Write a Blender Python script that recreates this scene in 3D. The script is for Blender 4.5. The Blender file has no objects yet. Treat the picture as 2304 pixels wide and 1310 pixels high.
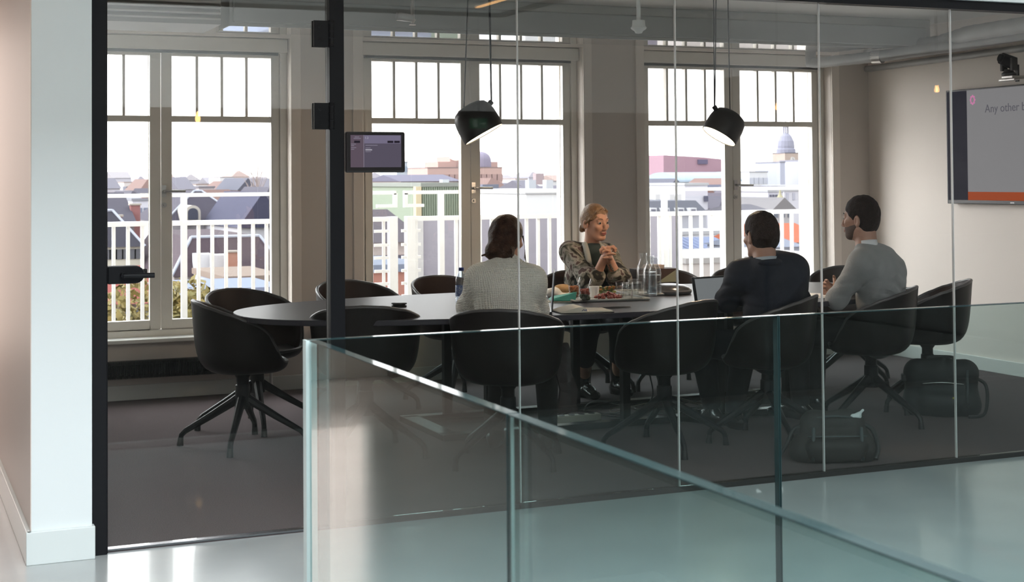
import bpy, bmesh, math, random
import numpy as np
from mathutils import Vector, Matrix
random.seed(7)
rng = np.random.default_rng(7)
sc = bpy.context.scene
COL = sc.collection
PI = math.pi

# ---------------------------------------------------------------- camera
F_PX, CX, CY = 3284.2, 1152.0, 320.04
YAW, PITCH, ROLL, CAMH = 0.4056, -0.0246, 0.0077, 1.45
_sy, _cy = math.sin(YAW), math.cos(YAW)
_F = np.array([_sy, _cy, 0.0]); _R = np.array([_cy, -_sy, 0.0]); _U = np.array([0, 0, 1.0])
_cp, _sp = math.cos(PITCH), math.sin(PITCH)
CF = _F * _cp - _U * _sp; _U2 = _U * _cp + _F * _sp
_cr, _sr = math.cos(ROLL), math.sin(ROLL)
CR = _R * _cr - _U2 * _sr; CU = _U2 * _cr + _R * _sr
cam = bpy.data.cameras.new('camera'); camo = bpy.data.objects.new('camera', cam); COL.objects.link(camo)
m = Matrix.Identity(4)
for i in range(3):
    m[i][0] = CR[i]; m[i][1] = CU[i]; m[i][2] = -CF[i]
m.translation = (0, 0, CAMH)
camo.matrix_world = m
cam.sensor_width = 36; cam.sensor_fit = 'HORIZONTAL'; cam.lens = F_PX / 2304 * 36
cam.shift_x = 0; cam.shift_y = (CY - 655) / 2304
cam.clip_start = 0.05; cam.clip_end = 3000
cam.dof.use_dof = True; cam.dof.focus_distance = 7.7; cam.dof.aperture_fstop = 9.0
sc.camera = camo

# ---------------------------------------------------------------- exposure, bounces
sc.view_settings.view_transform = 'Standard'; sc.view_settings.look = 'None'
sc.view_settings.gamma = 1; sc.view_settings.use_curve_mapping = False
sc.view_settings.exposure = 0.0
sc.cycles.transparent_max_bounces = 32
sc.cycles.max_bounces = 10; sc.cycles.diffuse_bounces = 5; sc.cycles.glossy_bounces = 5
sc.cycles.caustics_reflective = False; sc.cycles.caustics_refractive = False
sc.cycles.sample_clamp_indirect = 6

# ---------------------------------------------------------------- sky
w = bpy.data.worlds.new('world'); sc.world = w; w.use_nodes = True
nt = w.node_tree; nt.nodes.clear()
wo = nt.nodes.new('ShaderNodeOutputWorld'); wb = nt.nodes.new('ShaderNodeBackground')
tc = nt.nodes.new('ShaderNodeTexCoord'); sx = nt.nodes.new('ShaderNodeSeparateXYZ')
rp = nt.nodes.new('ShaderNodeValToRGB')
nt.links.new(tc.outputs['Generated'], sx.inputs[0]); nt.links.new(sx.outputs['Z'], rp.inputs[0])
nt.links.new(rp.outputs[0], wb.inputs[0]); nt.links.new(wb.outputs[0], wo.inputs[0])
# the sun stands behind thin haze to the left of the windows and brightens that part of the sky
dt = nt.nodes.new('ShaderNodeVectorMath'); dt.operation = 'DOT_PRODUCT'; dt.inputs[1].default_value = Vector((-0.80, 0.52, 0.30)).normalized()
mxn = nt.nodes.new('ShaderNodeMath'); mxn.operation = 'MAXIMUM'; mxn.inputs[1].default_value = 0
pw = nt.nodes.new('ShaderNodeMath'); pw.operation = 'POWER'; pw.inputs[1].default_value = 4
mad = nt.nodes.new('ShaderNodeMath'); mad.operation = 'MULTIPLY_ADD'; mad.inputs[1].default_value = 14.0; mad.inputs[2].default_value = 4.6
nt.links.new(tc.outputs['Generated'], dt.inputs[0]); nt.links.new(dt.outputs['Value'], mxn.inputs[0]); nt.links.new(mxn.outputs[0], pw.inputs[0]); nt.links.new(pw.outputs[0], mad.inputs[0]); nt.links.new(mad.outputs[0], wb.inputs[1])
e = rp.color_ramp.elements
e[0].position = 0.0; e[0].color = (0.92, 0.90, 0.90, 1)
e[1].position = 0.5; e[1].color = (0.90, 0.96, 1.0, 1)
wb.inputs[1].default_value = 6.2

# ---------------------------------------------------------------- large area lights (window daylight, and an added lamp over the hall)
def area(name, loc, rot, sx_, sy_, power, color, portal=False, spread=None):
    l = bpy.data.lights.new(name, 'AREA'); l.shape = 'RECTANGLE'; l.size = sx_; l.size_y = sy_
    l.energy = power; l.color = color
    if spread: l.spread = spread
    if portal: l.cycles.is_portal = True
    o = bpy.data.objects.new(name, l); COL.objects.link(o); o.location = loc; o.rotation_euler = rot
    return o
WX = [1.7185, 3.9765, 6.2345]
for x in WX:
    area('window_daylight', (x, 10.45, 1.4), (-PI / 2, 0, 0), 1.7, 1.9, 1, (1, 1, 1), portal=True)
area('hall_fill', (0.9, 0.2, 4.55), (0, 0, 0), 3.4, 6.0, 820, (0.86, 0.95, 1.0))  # added fill light below an unseen roof opening, brightens corridor and column
area('corridor_window_daylight', (-0.45, 10.28, 1.4), (-PI / 2, 0, 0), 1.5, 2.1, 32, (1, 0.80, 0.68))

# ================================================================= materials
MATS = {}
def mat(name, col=(0.5, 0.5, 0.5), rough=0.5, metal=0.0, spec=0.5, emit=None, estr=0.0,
        noise=None, bump=None, coat=0.0, sheen=0.0, alpha=None):
    """noise=(scale, second colour, contrast)   bump=(scale, strength, kind)"""
    if name in MATS: return MATS[name]
    M = bpy.data.materials.new(name); M.use_nodes = True; t = M.node_tree; N = t.nodes; L = t.links
    b = N['Principled BSDF']
    b.inputs['Base Color'].default_value = (*col, 1); b.inputs['Roughness'].default_value = rough
    b.inputs['Metallic'].default_value = metal; b.inputs['Specular IOR Level'].default_value = spec
    b.inputs['Coat Weight'].default_value = coat; b.inputs['Sheen Weight'].default_value = sheen
    if emit: b.inputs['Emission Color'].default_value = (*emit, 1); b.inputs['Emission Strength'].default_value = estr
    c = None
    if noise or bump:
        c = N.new('ShaderNodeTexCoord')
    if noise:
        n = N.new('ShaderNodeTexNoise'); n.inputs['Scale'].default_value = noise[0]; n.inputs['Detail'].default_value = 5
        r = N.new('ShaderNodeValToRGB'); k = noise[2] if len(noise) > 2 else 0.25
        r.color_ramp.elements[0].position = 0.5 - k; r.color_ramp.elements[1].position = 0.5 + k
        r.color_ramp.elements[0].color = (*col, 1); r.color_ramp.elements[1].color = (*noise[1], 1)
        L.new(c.outputs['Object'], n.inputs['Vector']); L.new(n.outputs['Fac'], r.inputs[0]); L.new(r.outputs[0], b.inputs['Base Color'])
    if bump:
        kind = bump[2] if len(bump) > 2 else 'noise'
        if kind == 'noise':
            n = N.new('ShaderNodeTexNoise'); n.inputs['Scale'].default_value = bump[0]; n.inputs['Detail'].default_value = 3
            out = n.outputs['Fac']
        else:
            n = N.new('ShaderNodeTexWave'); n.inputs['Scale'].default_value = bump[0]
            n.bands_direction = kind; n.inputs['Distortion'].default_value = bump[3] if len(bump) > 3 else 0
            out = n.outputs['Fac']
        L.new(c.outputs['Object'], n.inputs['Vector'])
        bp = N.new('ShaderNodeBump'); bp.inputs['Strength'].default_value = bump[1]; bp.inputs['Distance'].default_value = 0.01
        L.new(out, bp.inputs['Height']); L.new(bp.outputs[0], b.inputs['Normal'])
    MATS[name] = M
    return M

def glass(name, tint, f0=0.04, dirt=0.0):
    """Sheet glass: a Schlick-weighted mix of a straight-through tint and a mirror."""
    M = bpy.data.materials.new(name); M.use_nodes = True; t = M.node_tree; N = t.nodes; L = t.links
    N.clear(); o = N.new('ShaderNodeOutputMaterial')
    tr = N.new('ShaderNodeBsdfTransparent'); tr.inputs[0].default_value = (*tint, 1)
    gl = N.new('ShaderNodeBsdfGlossy'); gl.inputs['Roughness'].default_value = 0.0; gl.inputs[0].default_value = (1, 1, 1, 1)
    lw = N.new('ShaderNodeLayerWeight'); lw.inputs[0].default_value = 0.5
    p = N.new('ShaderNodeMath'); p.operation = 'POWER'; p.inputs[1].default_value = 5
    ma = N.new('ShaderNodeMath'); ma.operation = 'MULTIPLY_ADD'; ma.inputs[1].default_value = 1 - f0; ma.inputs[2].default_value = f0
    mx = N.new('ShaderNodeMixShader')
    L.new(lw.outputs['Facing'], p.inputs[0]); L.new(p.outputs[0], ma.inputs[0]); L.new(ma.outputs[0], mx.inputs[0])
    L.new(tr.outputs[0], mx.inputs[1]); L.new(gl.outputs[0], mx.inputs[2]); L.new(mx.outputs[0], o.inputs[0])
    MATS[name] = M
    return M

def brick_mat(name, c1, c2, mortar, scale, bw=0.5, bh=0.25, rough=0.85, rot=None, msize=0.02):
    M = bpy.data.materials.new(name); M.use_nodes = True; t = M.node_tree; N = t.nodes; L = t.links
    b = N['Principled BSDF']; b.inputs['Roughness'].default_value = rough; b.inputs['Specular IOR Level'].default_value = 0.2
    c = N.new('ShaderNodeTexCoord'); mp = N.new('ShaderNodeMapping')
    mp.inputs['Rotation'].default_value = rot or (PI / 2, 0, 0)
    br = N.new('ShaderNodeTexBrick'); br.inputs['Color1'].default_value = (*c1, 1); br.inputs['Color2'].default_value = (*c2, 1)
    br.inputs['Mortar'].default_value = (*mortar, 1); br.inputs['Scale'].default_value = scale
    br.inputs['Brick Width'].default_value = bw; br.inputs['Row Height'].default_value = bh; br.inputs['Mortar Size'].default_value = msize
    L.new(c.outputs['Object'], mp.inputs[0]); L.new(mp.outputs[0], br.inputs['Vector']); L.new(br.outputs[0], b.inputs['Base Color'])
    MATS[name] = M
    return M

DARKWALL = mat('dark_hall_paint', (0.05, 0.045, 0.042), 0.6)
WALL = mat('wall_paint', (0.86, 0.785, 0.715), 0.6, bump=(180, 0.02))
COOLWALL = mat('cool_white_paint', (0.86, 0.895, 0.90), 0.55, bump=(160, 0.02))
HALLWALL = mat('hall_white_paint', (0.78, 0.78, 0.77), 0.6)
CEIL = mat('ceiling_paint', (0.66, 0.65, 0.62), 0.7)
TRIM = mat('trim_paint', (0.74, 0.74, 0.70), 0.4)
FRAME = mat('window_frame_paint', (0.84, 0.80, 0.73), 0.38)
BLACK = mat('black_steel', (0.009, 0.009, 0.011), 0.38, spec=0.22)
BLACKPL = mat('black_plastic', (0.012, 0.012, 0.013), 0.4)
CARPET = mat('carpet', (0.115, 0.093, 0.095), 0.95, spec=0.1, noise=(220, (0.20, 0.16, 0.165), 0.2), bump=(420, 0.5))
CONC = mat('polished_concrete', (0.43, 0.445, 0.445), 0.19, spec=0.6, noise=(2.3, (0.52, 0.535, 0.53), 0.3), bump=(3.0, 0.015), coat=0.25)
LEATHER = mat('black_leather', (0.009, 0.0065, 0.006), 0.42, spec=0.28, bump=(90, 0.05))
LEATHERIN = mat('dark_brown_leather', (0.028, 0.014, 0.011), 0.38, spec=0.35, bump=(90, 0.05))
TABLETOP = mat('black_linoleum', (0.034, 0.031, 0.042), 0.40, spec=0.36, noise=(30, (0.032, 0.031, 0.038), 0.3))
PIPING = mat('leather_seam', (0.075, 0.07, 0.07), 0.35)  # rim piping; its highlight is part of this paler tone
CHROME = mat('brushed_steel', (0.55, 0.54, 0.52), 0.28, metal=1.0)
SILVER = mat('galvanised_duct', (0.46, 0.47, 0.47), 0.35, metal=0.85, noise=(9, (0.60, 0.60, 0.60), 0.3))
SOFFIT = mat('soffit_gloss_paint', (0.42, 0.42, 0.41), 0.03, spec=1.0, metal=0.35, coat=1.0)
WHITEPL = mat('white_plastic', (0.80, 0.80, 0.78), 0.4)
RAILW = mat('white_railing_paint', (0.62, 0.62, 0.61), 0.5)
GLASS = glass('clear_glass', (0.975, 0.968, 0.960))
WGLASS = glass('window_glass', (0.985, 0.99, 0.985))
RGLASS = glass('green_tinted_glass', (0.775, 0.855, 0.85))
EDGE = mat('polished_glass_edge', (0.014, 0.028, 0.029), 0.07, spec=0.42)
EDGELIT = mat('lit_glass_edge', (0.36, 0.42, 0.41), 0.3)  # pale tone stands in for light caught in the glass edges
SILICONE = mat('clear_silicone_joint', (0.62, 0.60, 0.58), 0.3)
PAPER = mat('white_paper', (0.78, 0.76, 0.72), 0.7)

# ================================================================= mesh helpers
class MB:
    def __init__(s): s.v = []; s.f = []; s.mi = []
    def add(s, vs, fs, mi=0):
        b = len(s.v); s.v += [tuple(map(float, p)) for p in vs]
        for q in fs: s.f.append(tuple(b + i for i in q)); s.mi.append(mi)
        return s
    def box(s, c, d, rz=0.0, mi=0, R=None):
        x, y, z = d[0] / 2, d[1] / 2, d[2] / 2
        vs = [(-x, -y, -z), (x, -y, -z), (x, y, -z), (-x, y, -z), (-x, -y, z), (x, -y, z), (x, y, z), (-x, y, z)]
        Rm = R or Matrix.Rotation(rz, 3, 'Z')
        vs = [tuple(Rm @ Vector(v) + Vector(c)) for v in vs]
        return s.add(vs, [(0, 3, 2, 1), (4, 5, 6, 7), (0, 1, 5, 4), (1, 2, 6, 5), (2, 3, 7, 6), (3, 0, 4, 7)], mi)
    def bb(s, x0, x1, y0, y1, z0, z1, mi=0):
        return s.box(((x0 + x1) / 2, (y0 + y1) / 2, (z0 + z1) / 2), (abs(x1 - x0), abs(y1 - y0), abs(z1 - z0)), 0, mi)
    def cone(s, p0, p1, r0, r1, n=16, mi=0, caps=True):
        p0 = Vector(p0); p1 = Vector(p1); d = (p1 - p0).normalized()
        a = d.orthogonal().normalized(); b = d.cross(a)
        vs = []
        for p, r in ((p0, r0), (p1, r1)):
            for i in range(n):
                t = 2 * PI * i / n; vs.append(p + a * (r * math.cos(t)) + b * (r * math.sin(t)))
        fs = [(i, (i + 1) % n, n + (i + 1) % n, n + i) for i in range(n)]
        if caps: fs += [tuple(range(n))[::-1], tuple(range(n, 2 * n))]
        return s.add(vs, fs, mi)
    def tube(s, pts, r, n=8, closed=False, mi=0, rx=None):
        pts = [Vector(p) for p in pts]; m_ = len(pts); rr = r if hasattr(r, '__len__') else [r] * m_
        up = None; vs = []
        for i, p in enumerate(pts):
            if closed: d = pts[(i + 1) % m_] - pts[i - 1]
            else: d = pts[min(i + 1, m_ - 1)] - pts[max(i - 1, 0)]
            d.normalize()
            if up is None: up = d.orthogonal().normalized()
            up = (up - d * up.dot(d)).normalized(); b = d.cross(up)
            for k in range(n):
                t = 2 * PI * k / n; vs.append(p + up * (rr[i] * math.cos(t)) + b * (rr[i] * math.sin(t)))
        fs = []
        for i in range(m_ if closed else m_ - 1):
            for k in range(n):
                a, b_ = i * n, ((i + 1) % m_) * n
                fs.append((a + k, a + (k + 1) % n, b_ + (k + 1) % n, b_ + k))
        if not closed: fs += [tuple(range(n))[::-1], tuple(range((m_ - 1) * n, m_ * n))]
        return s.add(vs, fs, mi)
    def lathe(s, prof, n=24, c=(0, 0, 0), mi=0, R=None, close=True):
        vs = []
        for r, z in prof:
            for i in range(n):
                t = 2 * PI * i / n; v = Vector((r * math.cos(t), r * math.sin(t), z))
                if R: v = R @ v
                vs.append(v + Vector(c))
        fs = []
        for j in range(len(prof) - 1):
            for i in range(n): fs.append((j * n + i, j * n + (i + 1) % n, (j + 1) * n + (i + 1) % n, (j + 1) * n + i))
        if close:
            fs.append(tuple(range(n))[::-1]); fs.append(tuple(range((len(prof) - 1) * n, len(prof) * n)))
        return s.add(vs, fs, mi)
    def prism(s, poly, z0, z1, mi=0):
        n = len(poly)
        vs = [(x, y, z0) for x, y in poly] + [(x, y, z1) for x, y in poly]
        return s.add(vs, [tuple(range(n))[::-1], tuple(range(n, 2 * n))] + [(i, (i + 1) % n, n + (i + 1) % n, n + i) for i in range(n)], mi)
    def profX(s, poly, x0, x1, mi=0):      # polygon in YZ extruded along X
        n = len(poly)
        vs = [(x0, y, z) for y, z in poly] + [(x1, y, z) for y, z in poly]
        return s.add(vs, [tuple(range(n)), tuple(range(n, 2 * n))[::-1]] + [(i, n + i, n + (i + 1) % n, (i + 1) % n) for i in range(n)], mi)
    def profY(s, poly, y0, y1, mi=0):      # polygon in XZ extruded along Y
        n = len(poly)
        vs = [(x, y0, z) for x, z in poly] + [(x, y1, z) for x, z in poly]
        return s.add(vs, [tuple(range(n))[::-1], tuple(range(n, 2 * n))] + [(i, (i + 1) % n, n + (i + 1) % n, n + i) for i in range(n)], mi)
    def ball(s, c, r, n=12, mi=0):
        r3 = r if hasattr(r, '__len__') else (r, r, r); vs = []; fs = []
        for j in range(n + 1):
            a = -PI / 2 + PI * j / n
            for i in range(2 * n):
                t = PI * i / n; vs.append((c[0] + r3[0] * math.cos(a) * math.cos(t), c[1] + r3[1] * math.cos(a) * math.sin(t), c[2] + r3[2] * math.sin(a)))
        for j in range(n):
            for i in range(2 * n): fs.append((j * 2 * n + i, j * 2 * n + (i + 1) % (2 * n), (j + 1) * 2 * n + (i + 1) % (2 * n), (j + 1) * 2 * n + i))
        return s.add(vs, fs, mi)

def obj(name, mb, mats, parent=None, off=None, smooth=False, bevel=0.0, angle=None):
    if isinstance(mb, MB): vs, fs, mi = mb.v, mb.f, mb.mi
    else: vs, fs = mb; mi = None
    if off is not None:
        vs = [(x - off[0], y - off[1], z - off[2]) for x, y, z in vs]
    me = bpy.data.meshes.new(name); me.from_pydata([tuple(v) for v in vs], [], [tuple(f) for f in fs])
    bm = bmesh.new(); bm.from_mesh(me); bmesh.ops.remove_doubles(bm, verts=bm.verts, dist=1e-6)
    bmesh.ops.recalc_face_normals(bm, faces=bm.faces) if mi is None or True else None
    bm.to_mesh(me); bm.free()
    if not isinstance(mats, (list, tuple)): mats = [mats]
    for mm in mats: me.materials.append(mm)
    if mi and len(mats) > 1 and len(me.polygons) == len(mi): me.polygons.foreach_set('material_index', mi)
    if smooth:
        me.polygons.foreach_set('use_smooth', [True] * len(me.polygons))
        if smooth == 'auto': me.set_sharp_from_angle(angle=angle or 0.7)
    me.update()
    o = bpy.data.objects.new(name, me); COL.objects.link(o)
    if parent: o.parent = parent
    if bevel:
        bv = o.modifiers.new('bevel', 'BEVEL'); bv.width = bevel; bv.segments = 2; bv.limit_method = 'ANGLE'; bv.angle_limit = 0.6
    return o

def tag(o, label=None, cat=None, group=None, kind=None):
    if label: o['label'] = label
    if cat: o['category'] = cat
    if group: o['group'] = group
    if kind: o['kind'] = kind
    return o
def thing(name, label, cat, loc=(0, 0, 0), rz=0.0, group=None):
    o = bpy.data.objects.new(name, None); COL.objects.link(o); o.location = loc; o.rotation_euler = (0, 0, rz)
    o.empty_display_size = 0.1
    return tag(o, label, cat, group)
def struct(name, mb, m_, **k):
    o = obj(name, mb, m_, **k)
    if o.parent is None: o['kind'] = 'structure'
    return o
def copy_tree(o, parent=None):
    c = o.copy(); COL.objects.link(c); c.parent = parent
    for ch in list(o.children): copy_tree(ch, c)
    return c
def at(u, v, Y):      # the point of the plane Y that the picture shows at (u, v)
    r = CF + CR * (u - CX) / F_PX - CU * (v - CY) / F_PX
    return np.array([0, 0, CAMH]) + r * (Y / r[1])
def atz(u, v, Z):
    r = CF + CR * (u - CX) / F_PX - CU * (v - CY) / F_PX
    return np.array([0, 0, CAMH]) + r * ((Z - CAMH) / r[2])

# ================================================================= room shell
YG = 5.925; YW = 10.04; YI = 9.92; XR = 7.473; XL = 0.75; ZC = 2.62
mb = MB(); mb.bb(XL - 0.02, XR + 0.02, YG - 0.03, YI + 0.05, -0.02, 0.0)
struct('floor', mb, CARPET)
mb = MB(); mb.bb(-1.4, XL, YG - 0.03, 10.3, -0.25, 0.0); mb.bb(-1.4, 9.0, 3.5, YG - 0.03, -0.25, 0.0); mb.bb(-1.4, 1.04, -9.5, 3.5, -0.25, 0.0)
struct('floor', mb, CONC)
mb = MB(); mb.bb(-1.4, 9.0, -9.5, 3.5, -3.7, -3.5)
struct('floor', mb, mat('lower_floor', (0.62, 0.62, 0.60), 0.6))  # unseen; made pale to bounce light up under the corridor ceiling
mb = MB(); mb.bb(0.98, 9.0, 3.48, 3.5, -3.5, -0.25); mb.bb(8.9, 9.0, -9.5, 3.5, -3.5, 0)
struct('wall_lower', mb, DARKWALL)
mb = MB(); mb.bb(XL - 0.2, XR + 0.1, YG + 0.04, YI + 0.4, ZC, ZC + 0.1)
struct('ceiling', mb, CEIL)
# corridor ceiling and its black trim edge along the opening over the stair void
mb = MB(); mb.bb(-1.4, 3.45, 3.62, YG - 0.05, 2.46, 2.6); mb.bb(-1.4, 0.51, YG - 0.05, 10.3, 2.46, 2.6)
struct('ceiling', mb, mat('corridor_ceiling', (0.80, 0.81, 0.80), 0.7))
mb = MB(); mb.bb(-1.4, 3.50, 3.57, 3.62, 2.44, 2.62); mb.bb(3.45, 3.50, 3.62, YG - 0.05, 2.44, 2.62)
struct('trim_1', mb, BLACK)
mb = MB(); mb.bb(-1.4, -0.8, -9.5, 3.5, 4.6, 4.7); mb.bb(2.6, 9, -9.5, 5.9, 4.6, 4.7); mb.bb(-0.8, 2.6, 3.5, 5.9, 4.6, 4.7); mb.bb(-0.8, 2.6, -9.5, -3.0, 4.6, 4.7)
struct('ceiling', mb, HALLWALL)
mb = MB(); mb.bb(-1.4, 3.45, 3.5, 3.57, 2.6, 4.6)
struct('wall_bulkhead', mb, HALLWALL)
# walls
mb = MB(); mb.bb(0.512, 0.735, 5.84, 10.3, 0, 2.62)
struct('wall_left', mb, COOLWALL)
mb = MB(); mb.bb(0.509, 0.5125, 5.842, 10.3, 0.126, 2.46)
struct('wall_corridor_side', mb, mat('warm_light_tint', (0.80, 0.68, 0.62), 0.5))  # thin slab tinted pink in place of the warm corridor light
mb = MB(); mb.bb(XR, XR + 0.15, 5.86, 10.4, 0, 2.72)
struct('wall_right', mb, WALL)
mb = MB(); mb.bb(-1.5, -1.4, -9.5, 10.3, 0, 4.7)
struct('wall_corridor', mb, mat('taupe_corridor_paint', (0.16, 0.145, 0.135), 0.6))
mb = MB(); mb.bb(-1.5, 9, -9.6, -9.5, -3.6, 4.7)
struct('wall_back', mb, DARKWALL)
mb = MB(); mb.bb(9.0, 9.1, -9.5, 5.9, 0, 4.7); mb.bb(XR + 0.15, 9.0, 5.84, 5.95, 0, 2.3)
struct('wall_side', mb, DARKWALL)
mb = MB(); mb.bb(8.97, 9.0, -9.5, 5.9, 2.6, 4.6)
struct('wall_side_band', mb, HALLWALL)
mb = MB(); mb.bb(0.735, 9.0, 5.86, 5.99, 2.335, 4.6)
struct('wall_over_glass', mb, COOLWALL)
# bulkhead of dark stained panels under a pale band across the hall behind the stairs
mb = MB(); mb.bb(1.3, 8.9, -3.1, -3.0, 2.19, 4.6)
struct('wall_hall', mb, mat('hall_band_paint', (0.52, 0.52, 0.50), 0.6))
mb = MB(); mb.bb(1.3, 8.9, -9.0, -8.9, -3.5, 2.35)
struct('wall_far', mb, mat('dark_wall_panel', (0.07, 0.06, 0.055), 0.5))
# outer wall with its three openings, and the corridor window
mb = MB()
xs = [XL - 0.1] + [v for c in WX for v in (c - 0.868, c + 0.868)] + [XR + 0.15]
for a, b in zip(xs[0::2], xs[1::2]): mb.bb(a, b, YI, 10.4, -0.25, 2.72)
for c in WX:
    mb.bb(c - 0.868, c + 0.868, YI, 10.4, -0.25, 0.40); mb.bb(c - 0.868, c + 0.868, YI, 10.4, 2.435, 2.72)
struct('wall_window', mb, mat('window_wall_paint', (0.69, 0.625, 0.57), 0.6, bump=(180, 0.02)))  # wall paint darkened to put the piers' backlit shade into it
mb = MB(); mb.bb(-1.4, -1.3, 10.3, 10.4, 0, 2.6); mb.bb(0.4, 0.65, 10.3, 10.4, 0, 2.6); mb.bb(-1.3, 0.4, 10.3, 10.4, 2.5, 2.7); mb.bb(-1.3, 0.4, 10.3, 10.4, 0, 0.3)
struct('wall_corridor_end', mb, HALLWALL)
mb = MB(); mb.bb(-1.32, -1.26, 10.3, 10.36, 0.3, 2.5); mb.bb(0.36, 0.42, 10.3, 10.36, 0.3, 2.5); mb.bb(-0.5, -0.44, 10.3, 10.36, 0.3, 2.5); mb.bb(-1.26, 0.36, 10.3, 10.36, 0.3, 0.36); mb.bb(-1.26, 0.36, 10.3, 10.36, 2.44, 2.5)
w4 = struct('window_4', mb, FRAME)
mb = MB(); mb.bb(-1.26, 0.36, 10.325, 10.335, 0.36, 2.44); obj('pane', mb, glass('dimming_glass', (0.50, 0.47, 0.46)), w4)  # invented dark tint, dims the window's glare on floor and balustrade
# skirtings
mb = MB(); mb.bb(XL, XR, YI - 0.016, YI, 0, 0.10)
struct('baseboard_back', mb, TRIM, bevel=0.004)
mb = MB(); mb.bb(XR - 0.016, XR, 6.0, YI - 0.02, 0, 0.10)
struct('baseboard_right', mb, TRIM, bevel=0.004)
mb = MB(); mb.bb(0.735, XL + 0.01, 6.0, YI - 0.02, 0, 0.10)
struct('baseboard_left', mb, TRIM)
mb = MB(); mb.bb(0.495, 0.745, 5.82, 5.84, 0, 0.125); mb.bb(0.492, 0.512, 5.82, 10.3, 0, 0.125); mb.bb(0.735, 0.745, 5.84, 5.88, 0, 0.125)
struct('baseboard_front', mb, mat('skirting_paint', (0.78, 0.82, 0.81), 0.4), bevel=0.003)

# soffit along the window wall, with a fan-coil grille at its left end
mb = MB(); mb.bb(1.93, 7.25, 8.86, 9.27, 2.394, ZC)
struct('trim_2', mb, SOFFIT, bevel=0.003)
mb = MB(); mb.bb(1.95, 7.2, 8.84, 8.858, 2.415, 2.56)
struct('trim_3', mb, mat('grey_duct_face', (0.36, 0.37, 0.36), 0.5), bevel=0.01)
u = thing('air_conditioner', 'grey ceiling fan coil unit with horizontal louvres above the leftmost window', 'air conditioner', (1.35, 9.0, 2.62))
mb = MB(); mb.bb(0.78, 1.88, 8.86, 9.40, 2.40, ZC); obj('housing', mb, mat('unit_grey', (0.40, 0.39, 0.37), 0.5), u, off=u.location)
for k in range(5):
    mb = MB(); mb.box((1.33, 8.845, 2.44 + k * 0.034), (1.08, 0.05, 0.012), R=Matrix.Rotation(0.5, 3, 'X')); obj('louvre', mb, mat('louvre_grey', (0.62, 0.61, 0.58), 0.4), u, off=u.location)

# spiral ducts by the right wall
def duct(pts, r, label, cat='duct'):
    t = thing('ventilation_duct', label, cat, tuple(pts[0]))
    P = [Vector(p) for p in pts]; out = []; rr = []
    for a, b in zip(P[:-1], P[1:]):
        n = max(2, int((b - a).length / 0.03))
        for i in range(n): out.append(a.lerp(b, i / n)); rr.append(r * (1.05 if len(out) % 4 == 0 else 1.0))
    out.append(P[-1]); rr.append(r)
    mb = MB(); mb.tube(out, rr, 16); obj('duct_tube', mb, SILVER2, t, off=P[0], smooth=True)
    return t
a0 = at(1824, 142, 9.62)
X1 = float(a0[0]); Z1 = float(a0[2])
SILVER2 = mat('dull_duct', (0.34, 0.34, 0.33), 0.5, metal=0.4, noise=(9, (0.42, 0.42, 0.41), 0.3))
t = duct([(X1, 9.62, 2.44), (X1, 9.62, Z1), (X1 + 0.04, 9.5, Z1), (X1 + 0.12, 9.0, Z1), (X1 + 0.40, 8.4, Z1 + .04), (7.3, 7.6, Z1 + .10)], 0.042, 'silver spiral duct with an elbow beside the rightmost window')
mb = MB(); mb.cone((X1 + 0.13, 9.0, Z1), (X1 + 0.16, 8.93, Z1), 0.052, 0.052, 16); obj('duct_collar', mb, CHROME, t, off=(X1, 9.62, 2.44))
duct([(7.425, 9.88, 2.325), (7.425, 6.3, 2.365)], 0.026, 'thin grey pipe running along the top of the right wall', 'pipe')
duct([(7.02, 9.3, 2.42), (7.2, 8.7, 2.43), (7.05, 8.2, 2.45), (7.05, 6.4, 2.47)], 0.055, 'crinkled flexible duct under the ceiling above the television')

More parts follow.
